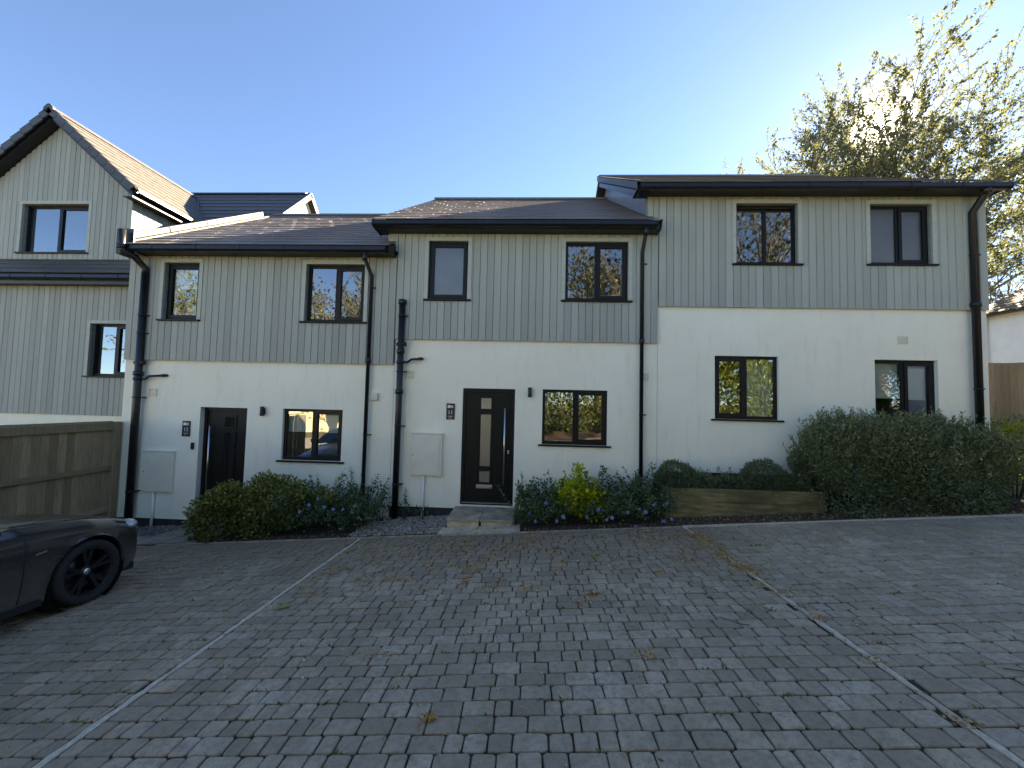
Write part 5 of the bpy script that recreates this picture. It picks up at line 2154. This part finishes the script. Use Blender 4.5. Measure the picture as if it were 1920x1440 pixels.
def plants():
    # variegated evergreens by the left path
    shrub('evergreen_shrub', 'rounded green and gold shrub next to the left path, lower of the pair', 'shrub', (-5.20, 6.84, -0.38), (0.52, 0.52, 0.58), 8500, 'leaf_variegated', 0.048, 3, 'variegated shrubs by the left door', aspect=0.6, amp=0.13, zmin=-0.55, shoots=30, shoot_len=0.10)
    shrub('evergreen_shrub', 'taller rounded green and gold shrub against the left house', 'shrub', (-4.45, 6.90, -0.26), (0.58, 0.56, 0.66), 9000, 'leaf_variegated', 0.048, 4, 'variegated shrubs by the left door', aspect=0.6, amp=0.15, zmin=-0.6, shoots=34, shoot_len=0.13)
    shrub('golden_shrub', 'small yellowing shrub between the evergreen shrubs and the drainpipe', 'shrub', (-3.62, 7.05, -0.16), (0.26, 0.22, 0.36), 900, 'leaf_variegated', 0.042, 31, None, aspect=0.55, amp=0.25, shoots=14, shoot_len=0.28)
    fl = lambda lst: lst
    ground_cover('periwinkle', 'dark leafy periwinkle with violet flowers left of the gravel', -4.05, -2.55, 6.42, 7.40,
                 lambda x, y: 0.34 + 0.34 * (y - 6.4) - 0.12 * max(0, x + 3.0), 5200,
                 [(-3.74, 6.50, -0.11), (-3.60, 6.52, 0.0), (-3.33, 6.5, -0.02), (-3.18, 6.5, -0.05), (-3.02, 6.52, -0.05), (-2.86, 6.50, -0.07), (-3.5, 6.6, 0.09)], 41)
    ground_cover('periwinkle', 'dark leafy periwinkle with violet flowers beside the front step', -0.20, 0.62, 6.36, 7.35,
                 lambda x, y: 0.30 + 0.30 * (y - 6.35), 3600,
                 [(-0.30, 6.42, -0.20), (0.02, 6.42, 0.02), (0.12, 6.38, -0.09), (0.28, 6.48, 0.17), (0.45, 6.36, -0.07), (0.55, 6.36, 0.0)], 42)
    ground_cover('periwinkle', 'dark leafy periwinkle with violet flowers under the tall right drainpipe', 0.90, 2.30, 6.34, 7.38,
                 lambda x, y: 0.30 + 0.32 * (y - 6.35), 5600,
                 [(0.92, 6.38, 0.0), (1.10, 6.40, 0.12), (1.22, 6.34, -0.02), (1.30, 6.33, 0.02), (1.55, 6.37, 0.10), (1.73, 6.38, 0.15), (1.66, 6.34, -0.10), (1.95, 6.38, 0.22), (2.16, 6.42, 0.26), (2.12, 6.40, 0.22), (2.2, 6.33, 0.03), (1.82, 6.36, 0.12), (2.08, 6.33, 0.0)], 43)
    shrub('lime_shrub', 'bright lime green shrub glowing below the middle ground floor window', 'shrub', (0.86, 6.86, 0.10), (0.40, 0.34, 0.34), 2600, 'leaf_lime', 0.055, 51, None, aspect=0.58, amp=0.16, zmin=-0.4, shoots=16, shoot_len=0.16)
    shrub('lime_sprig', 'upright lime green sprig rising above the lime shrub', 'shrub', (0.83, 6.88, 0.52), (0.09, 0.09, 0.16), 150, 'leaf_lime', 0.055, 52, None, aspect=0.55, amp=0.2, zmin=-0.9, shoots=5, shoot_len=0.14)
    # saplings near the gravel
    for (x, y, hgt, sd, lab) in ((-2.25, 7.33, 0.42, 61, 'thin leafy seedling between the soil stack and meter box conduit'), (-1.92, 7.28, 0.34, 62, 'thin leafy seedling leaning on the white conduit'), (-2.66, 7.25, 0.38, 63, 'small dark seedling at the foot of the soil stack')):
        shrub('seedling', lab, 'plant', (x, y, gz(x, y) + hgt * 0.4), (0.10, 0.08, hgt * 0.35), 60, 'leaf_vinca', 0.05, sd, None, aspect=0.5, zmin=-0.9, shoots=3, shoot_len=hgt * 0.75, stems=2)
    # planter shrubs
    shrub('box_shrub', 'clipped round grey-green shrub at the left end of the planter', 'shrub', (2.50, 7.02, 0.52), (0.36, 0.30, 0.29), 7000, 'leaf_box', 0.030, 71, 'shrubs in the raised planter', aspect=0.42, amp=0.08, up=0.6, zmin=-0.6, shoots=120, shoot_len=0.05)
    shrub('box_shrub', 'clipped round grey-green shrub right of centre in the planter', 'shrub', (3.98, 7.05, 0.56), (0.36, 0.30, 0.31), 7000, 'leaf_box', 0.030, 72, 'shrubs in the raised planter', aspect=0.42, amp=0.08, up=0.6, zmin=-0.6, shoots=120, shoot_len=0.05)
    shrub('box_shrub', 'smallest round shrub at the right end of the planter, touching the hedge', 'shrub', (4.40, 6.98, 0.46), (0.26, 0.22, 0.22), 4200, 'leaf_box', 0.030, 73, 'shrubs in the raised planter', aspect=0.42, amp=0.09, up=0.6, zmin=-0.6, shoots=70, shoot_len=0.05)
    shrub('low_shrub', 'dark low straggly shrub beside the left round planter shrub', 'shrub', (2.98, 7.10, 0.44), (0.26, 0.22, 0.22), 1700, 'leaf_hedge', 0.032, 74, 'shrubs in the raised planter', aspect=0.45, amp=0.2, zmin=-0.6, shoots=20, shoot_len=0.1)
    shrub('low_shrub', 'sparse low shrub in the middle of the planter', 'shrub', (3.42, 7.05, 0.43), (0.30, 0.24, 0.22), 1500, 'leaf_box', 0.032, 75, 'shrubs in the raised planter', aspect=0.45, amp=0.25, zmin=-0.6, shoots=22, shoot_len=0.12)
    # the big hedge
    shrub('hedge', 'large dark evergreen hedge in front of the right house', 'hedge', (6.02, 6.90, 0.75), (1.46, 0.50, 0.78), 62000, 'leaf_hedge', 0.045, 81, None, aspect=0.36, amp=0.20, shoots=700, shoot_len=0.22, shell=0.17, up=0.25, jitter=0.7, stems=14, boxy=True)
    shrub('sunlit_shrub', 'yellow-green sunlit shrub peeping round the right end of the hedge', 'shrub', (8.35, 7.35, 1.0), (0.55, 0.55, 0.55), 5000, 'leaf_sun', 0.05, 82, None, aspect=0.5, amp=0.2, zmin=-0.8, shoots=30, shoot_len=0.2)
    shrub('bank_shrub', 'low dark shrub on the bank below the tall brown fence', 'shrub', (11.6, 10.2, 1.05), (1.3, 0.5, 0.55), 6000, 'leaf_hedge', 0.06, 83, None, aspect=0.45, amp=0.25, zmin=-0.8, shoots=40, shoot_len=0.3)


def litter():
    # blossom and catkin debris on the paving
    g = np.random.default_rng(5)
    pts = []
    cl = []
    for _ in range(120):
        x, y = g.uniform(-2.5, 2.4), 6.1 - abs(g.normal(0, 1.15))
        cl.append((x, y, g.uniform(0.02, 0.09), int(g.uniform(12, 85))))
    for _ in range(60):
        y = 5.9 - abs(g.normal(0, 1.2))
        cl.append((LINE_R + g.normal(0, 0.03), y, 0.05, 34))
    for _ in range(14):
        cl.append((g.uniform(2.5, 4.2), g.uniform(3.2, 5.9), 0.07, 18))
    for (x, y, s, n) in cl:
        pts.append(np.stack([g.normal(x, s, n), g.normal(y, s * 0.8, n)], 1))
    n = 3800
    pts.append(np.stack([g.uniform(-6, 6, n), 6.1 - np.abs(g.normal(0, 1.7, n))], 1))
    P = np.concatenate(pts)
    P = P[(P[:, 1] < KERB_Y - 0.01) & (P[:, 1] > 1.2)]
    m = len(P)
    Z = np.array([gz(a, b) for a, b in P]) + 0.004
    a = g.uniform(0, 6.28, m)
    L = g.uniform(0.005, 0.020, m)
    W = g.uniform(0.003, 0.010, m)
    d = np.stack([np.cos(a), np.sin(a), g.normal(0, 0.2, m)], 1)
    e = np.stack([-np.sin(a), np.cos(a), g.normal(0, 0.2, m)], 1)
    C = np.stack([P[:, 0], P[:, 1], Z], 1)
    V = np.stack([C - d * L[:, None], C + e * W[:, None] + np.array((0, 0, 0.003)), C + d * L[:, None], C - e * W[:, None] + np.array((0, 0, 0.002))], 1).reshape(-1, 3)
    F = np.arange(4 * m, dtype=np.int32).reshape(m, 4)
    tag(inst('blossom_litter', arr_mesh('blossom_litter', V, F, 'litter')), 'orange-brown blossom litter scattered over the paving', 'litter', kind='stuff')
    # moss and weeds in the joints
    Pm, Dm = [], []
    for _ in range(150):
        x, y = g.uniform(-4, 5), g.uniform(1.9, 5.8)
        k = int(g.uniform(4, 14))
        r_ = round((KERB_Y - y) / 0.130)
        y = KERB_Y - r_ * 0.130
        for _ in range(k):
            xx, yy = g.normal(x, 0.018), g.normal(y, 0.006)
            Pm.append((xx, yy, gz(xx, yy) - 0.006))
            Dm.append((g.normal(0, .6), g.normal(0, .6), 0.8))
    V, F = leaf_quads(np.array(Pm), np.array(Dm), 0.024, 0.35, 0.2)
    tag(leaf_object('moss', V, F, 'moss'), 'green moss and weed tufts in the paving joints', 'moss', kind='stuff')
    # single leaves and clumps one can pick out
    def leaf_thing(x, y, L, W, ang, tint, label, name='fallen_leaf'):
        m = MB()
        z = gz(x, y) + 0.006
        out = [(0, 0), (0.15, 0.5), (0.4, 1.0), (0.7, 0.8), (1.0, 0.0), (0.7, -0.8), (0.4, -1.0), (0.15, -0.5)]
        c, s = math.cos(ang), math.sin(ang)
        tp = []
        for (u, v) in out:
            px, py = (u - 0.5) * L, v * W / 2
            tp.append((x + px * c - py * s, y + px * s + py * c, z + 0.012 * abs(v) + 0.006 * u))
        lo = [(a, b, q - 0.0012) for a, b, q in tp]
        n = len(tp)
        m.add(tp + lo, [tuple(range(n))[::-1], tuple(range(n, 2 * n))] + [(i, (i + 1) % n, n + (i + 1) % n, n + i) for i in range(n)])
        m.tube([(x - L * 0.5 * c, y - L * 0.5 * s, z + 0.001), (x - L * 0.8 * c, y - L * 0.8 * s, z - 0.002)], 0.0015, 5)
        me = m.mesh('fallen_leaf', 'leaf_fallen')
        at = me.attributes.new('tint', 'FLOAT', 'FACE')
        at.data.foreach_set('value', [tint] * len(me.polygons))
        o = inst(name, me)
        tag(o, label, 'leaf', 'fallen leaves on the paving')
    leaf_thing(-2.36, 3.92, 0.13, 0.075, 0.5, 0.05, 'large pale green leaf lying right of the left bay line')
    leaf_thing(1.75, 6.05, 0.09, 0.06, 2.4, 0.4, 'pale yellow leaf on the paving below the lime shrub bed, near the right line')
    leaf_thing(1.60, 6.10, 0.06, 0.04, 1.0, 0.3, 'small pale leaf left of the yellow leaf by the middle bed')
    leaf_thing(-2.05, 5.35, 0.06, 0.035, 0.2, 0.1, 'small green leaf on the middle bay near the left line')

    def clump(x, y, n, r_, label):
        P = np.stack([g.normal(x, r_, n), g.normal(y, r_, n), np.zeros(n)], 1)
        P[:, 2] = gz(x, y) + 0.006 + np.abs(g.normal(0, r_ * 0.4, n))
        D = np.stack([g.normal(0, 1, n), g.normal(0, 1, n), g.normal(0.2, .3, n)], 1)
        V, F = leaf_quads(P, D, 0.024, 0.5, 0.2)
        o = inst('blossom_clump', arr_mesh('blossom_clump', V, F, 'litter'))
        tag(o, label, 'blossom', 'dead blossom clumps on the paving')
    clump(0.66, 4.02, 110, 0.030, 'dry brown blossom clump, largest, right of the middle bay centre')
    clump(-0.56, 2.42, 60, 0.018, 'small dry blossom clump near the bottom edge, middle bay')

    def twig(pts, label):
        m = MB()
        m.tube([(x, y, gz(x, y) + 0.005 + k) for x, y, k in pts], 0.003, 5)
        o = m.build('twig', 'stem')
        tag(o, label, 'twig', 'twigs on the paving')
    twig([(1.62, 3.52, 0.0), (1.66, 3.46, 0.01), (1.72, 3.40, 0.004), (1.79, 3.38, 0.002)], 'forked dry twig left of the right bay line')
    twig([(3.05, 2.78, 0.004), (3.16, 2.74, 0.004), (3.24, 2.71, 0.002)], 'straight pale twig right of the right bay line')


# ------------------------------------------------------------------ trees and what the windows reflect
def surroundings():
    tg = []
    for (tx, tz) in ((9.6, 11.6), (10.0, 13.6), (10.9, 15.6), (11.8, 16.9), (13.2, 17.6), (14.3, 19.2), (15.1, 20.4), (16.3, 18.8), (17.6, 18.3), (19.0, 18.0), (20.4, 17.6), (21.8, 17.6), (23.4, 17.0), (24.6, 16.0), (25.6, 13.6), (25.4, 11.0), (9.7, 12.6), (10.3, 14.8), (11.3, 16.4), (12.4, 17.4), (13.7, 18.6), (15.6, 19.6), (17.0, 19.4), (18.4, 18.4)):
        tg.append((max(9.7, 17.2 + (tx - 17.2) * 1.17), 20.0 + rng.uniform(-3.0, 3.0), 5.0 + (tz - 5.0) * 0.95))
    for (tx, ty, tz) in ((12.0, 16.5, 12.5), (15.0, 15.5, 13.8), (21.5, 16.5, 13.0), (12.5, 24.5, 13.0), (17.0, 26.0, 14.5), (21.5, 25.0, 13.5)):
        tg.append((tx, ty, tz))
    tree('beech_tree', 'tall spreading beech tree with sparse spring leaves behind the right house', 14, (17.2, 20.5, gz(18, 20)), 15.2, 9.6, 0, 'leaf_beech', 170000, 0.10, None, 4, 0.26, 0.30, 0.26, wind=(0.03, 0), aspect=0.66, targets=tg, envelope=((18.3, 20.5, 12.2), (8.3, 8.0, 8.7)))
    tree('bare_tree', 'small bare tree rising behind the bungalow roof', 23, (24.8, 22.0, 1.0), 11.0, 3.2, 7, 'leaf_beech', 0, 0.1, None, 3, 0.3, 0.6, 0.14)
    # behind the camera: hedge bank, trees and a cream house that show in the windows
    shrub('laurel_hedge', 'tall sunlit hedge across the road, seen mirrored in the ground floor windows', 'hedge', (5.6, -4.9, 1.75), (10.8, 1.2, 2.2), 70000, 'leaf_laurel', 0.15, 91, None, aspect=0.55, amp=0.12, shell=0.10, stems=30, boxy=True)
    shrub('laurel_hedge', 'shaded end of the hedge beside the bungalow, mirrored in the tall right window', 'hedge', (21.5, -5.6, 2.2), (5.0, 1.0, 2.0), 16000, 'leaf_hedge', 0.15, 92, None, aspect=0.5, amp=0.12, shell=0.12, boxy=True)
    b = MB()
    b.prism([(-5.5, -3.1, -0.32), (-5.5, -4.0, 0.05), (-5.5, -7, 0.2), (-5.5, -7, -1.5)], (33, 0, 2.3))
    o = b.build('earth_bank', 'soil')
    tag(o, kind='structure')
    for (x, y, h, sp, sd, n, lab, lf) in (
            (4.2, -9.5, 12.0, 3.4, 101, 3600, 'dark sycamore mirrored in the middle upstairs window', 'leaf_sycamore'),
            (13.4, -9.0, 14.5, 3.8, 102, 3600, 'sycamore with a thick pale trunk mirrored in the right upstairs window', 'leaf_sycamore'),
            (-11.5, -11.0, 11.0, 4.5, 103, 4500, 'pale branching tree mirrored in the left upstairs window', 'leaf_beech'),
            (-31.0, -16.0, 16.0, 6.0, 104, 6000, 'round tree mirrored low in the gable window', 'leaf_laurel'),
            (22.0, -11.0, 14.0, 5.0, 105, 6000, 'broad tree mirrored at the edge of the right windows', 'leaf_sycamore')):
        tree('sycamore_tree', lab, sd, (x, y, gz(x, y)), h, sp, 9, lf, n, 0.20, 'trees across the road', 4, 0.3, 0.5, 0.34, aspect=0.7)
    hs = empty('cream_house', (-17, -15, -1.2))
    tag(hs, 'cream rendered house across the road, mirrored in the left ground floor window', 'house')
    m = MB()
    m.box(-21.5, -11.5, -22.0, -15.5, -1.6, 3.6)
    m.prism([(-21.5, -22.0, 3.6), (-21.5, -15.5, 3.6), (-21.5, -18.75, 5.6)], (10, 0, 0))
    m.build('wall', 'cream_wall', hs)
    m = MB()
    m.prism([(-21.9, -22.4, 3.5), (-21.9, -18.75, 5.85), (-21.9, -15.1, 3.5), (-21.9, -15.1, 3.4), (-21.9, -18.75, 5.7), (-21.9, -22.4, 3.4)], (10.8, 0, 0))
    m.build('roof', 'tile', hs)


ground()
tag(sheet('road', -40, -5.6, -9.3, -4.0, -0.012, 'road', 2.0), kind='structure')  # pale surface added out of view, bounces sunlight onto the house fronts
paving()
row_houses()
house13()
plaque('11', -1.575, -1.415, 1.42, 1.725, 'black number 11 plaque beside the middle front door')
plaque('12', -6.725, -6.565, 0.965, 1.265, 'black number 12 plaque beside the left front door')
wall_lamp(-0.01, 1.965, 'black cylindrical wall lamp right of the middle glazed door')
wall_lamp(-5.12, 1.49, 'black cylindrical wall lamp over the left shrubs, beside the plain black door')
meter_box(-2.215, -1.62, 0.36, 1.145, gz(-2, 7.4), -1.96, 'cream meter box between the soil stack and number 11 plaque')
meter_box(-7.44, -6.83, -0.11, 0.665, gz(-7.2, 7.4), -7.20, 'cream meter box beside the left corner drainpipe')
db = MB()
db.box(-6.525, -6.465, FY - 0.03, FY - 0.001, 0.72, 0.85, 0.006)
tag(db.build('doorbell', 'plastic_black'), 'small black video doorbell left of the number 12 door', 'doorbell')
car()
left_fence()
right_fence()
neighbour()
beds()
plants()
surroundings()
litter()
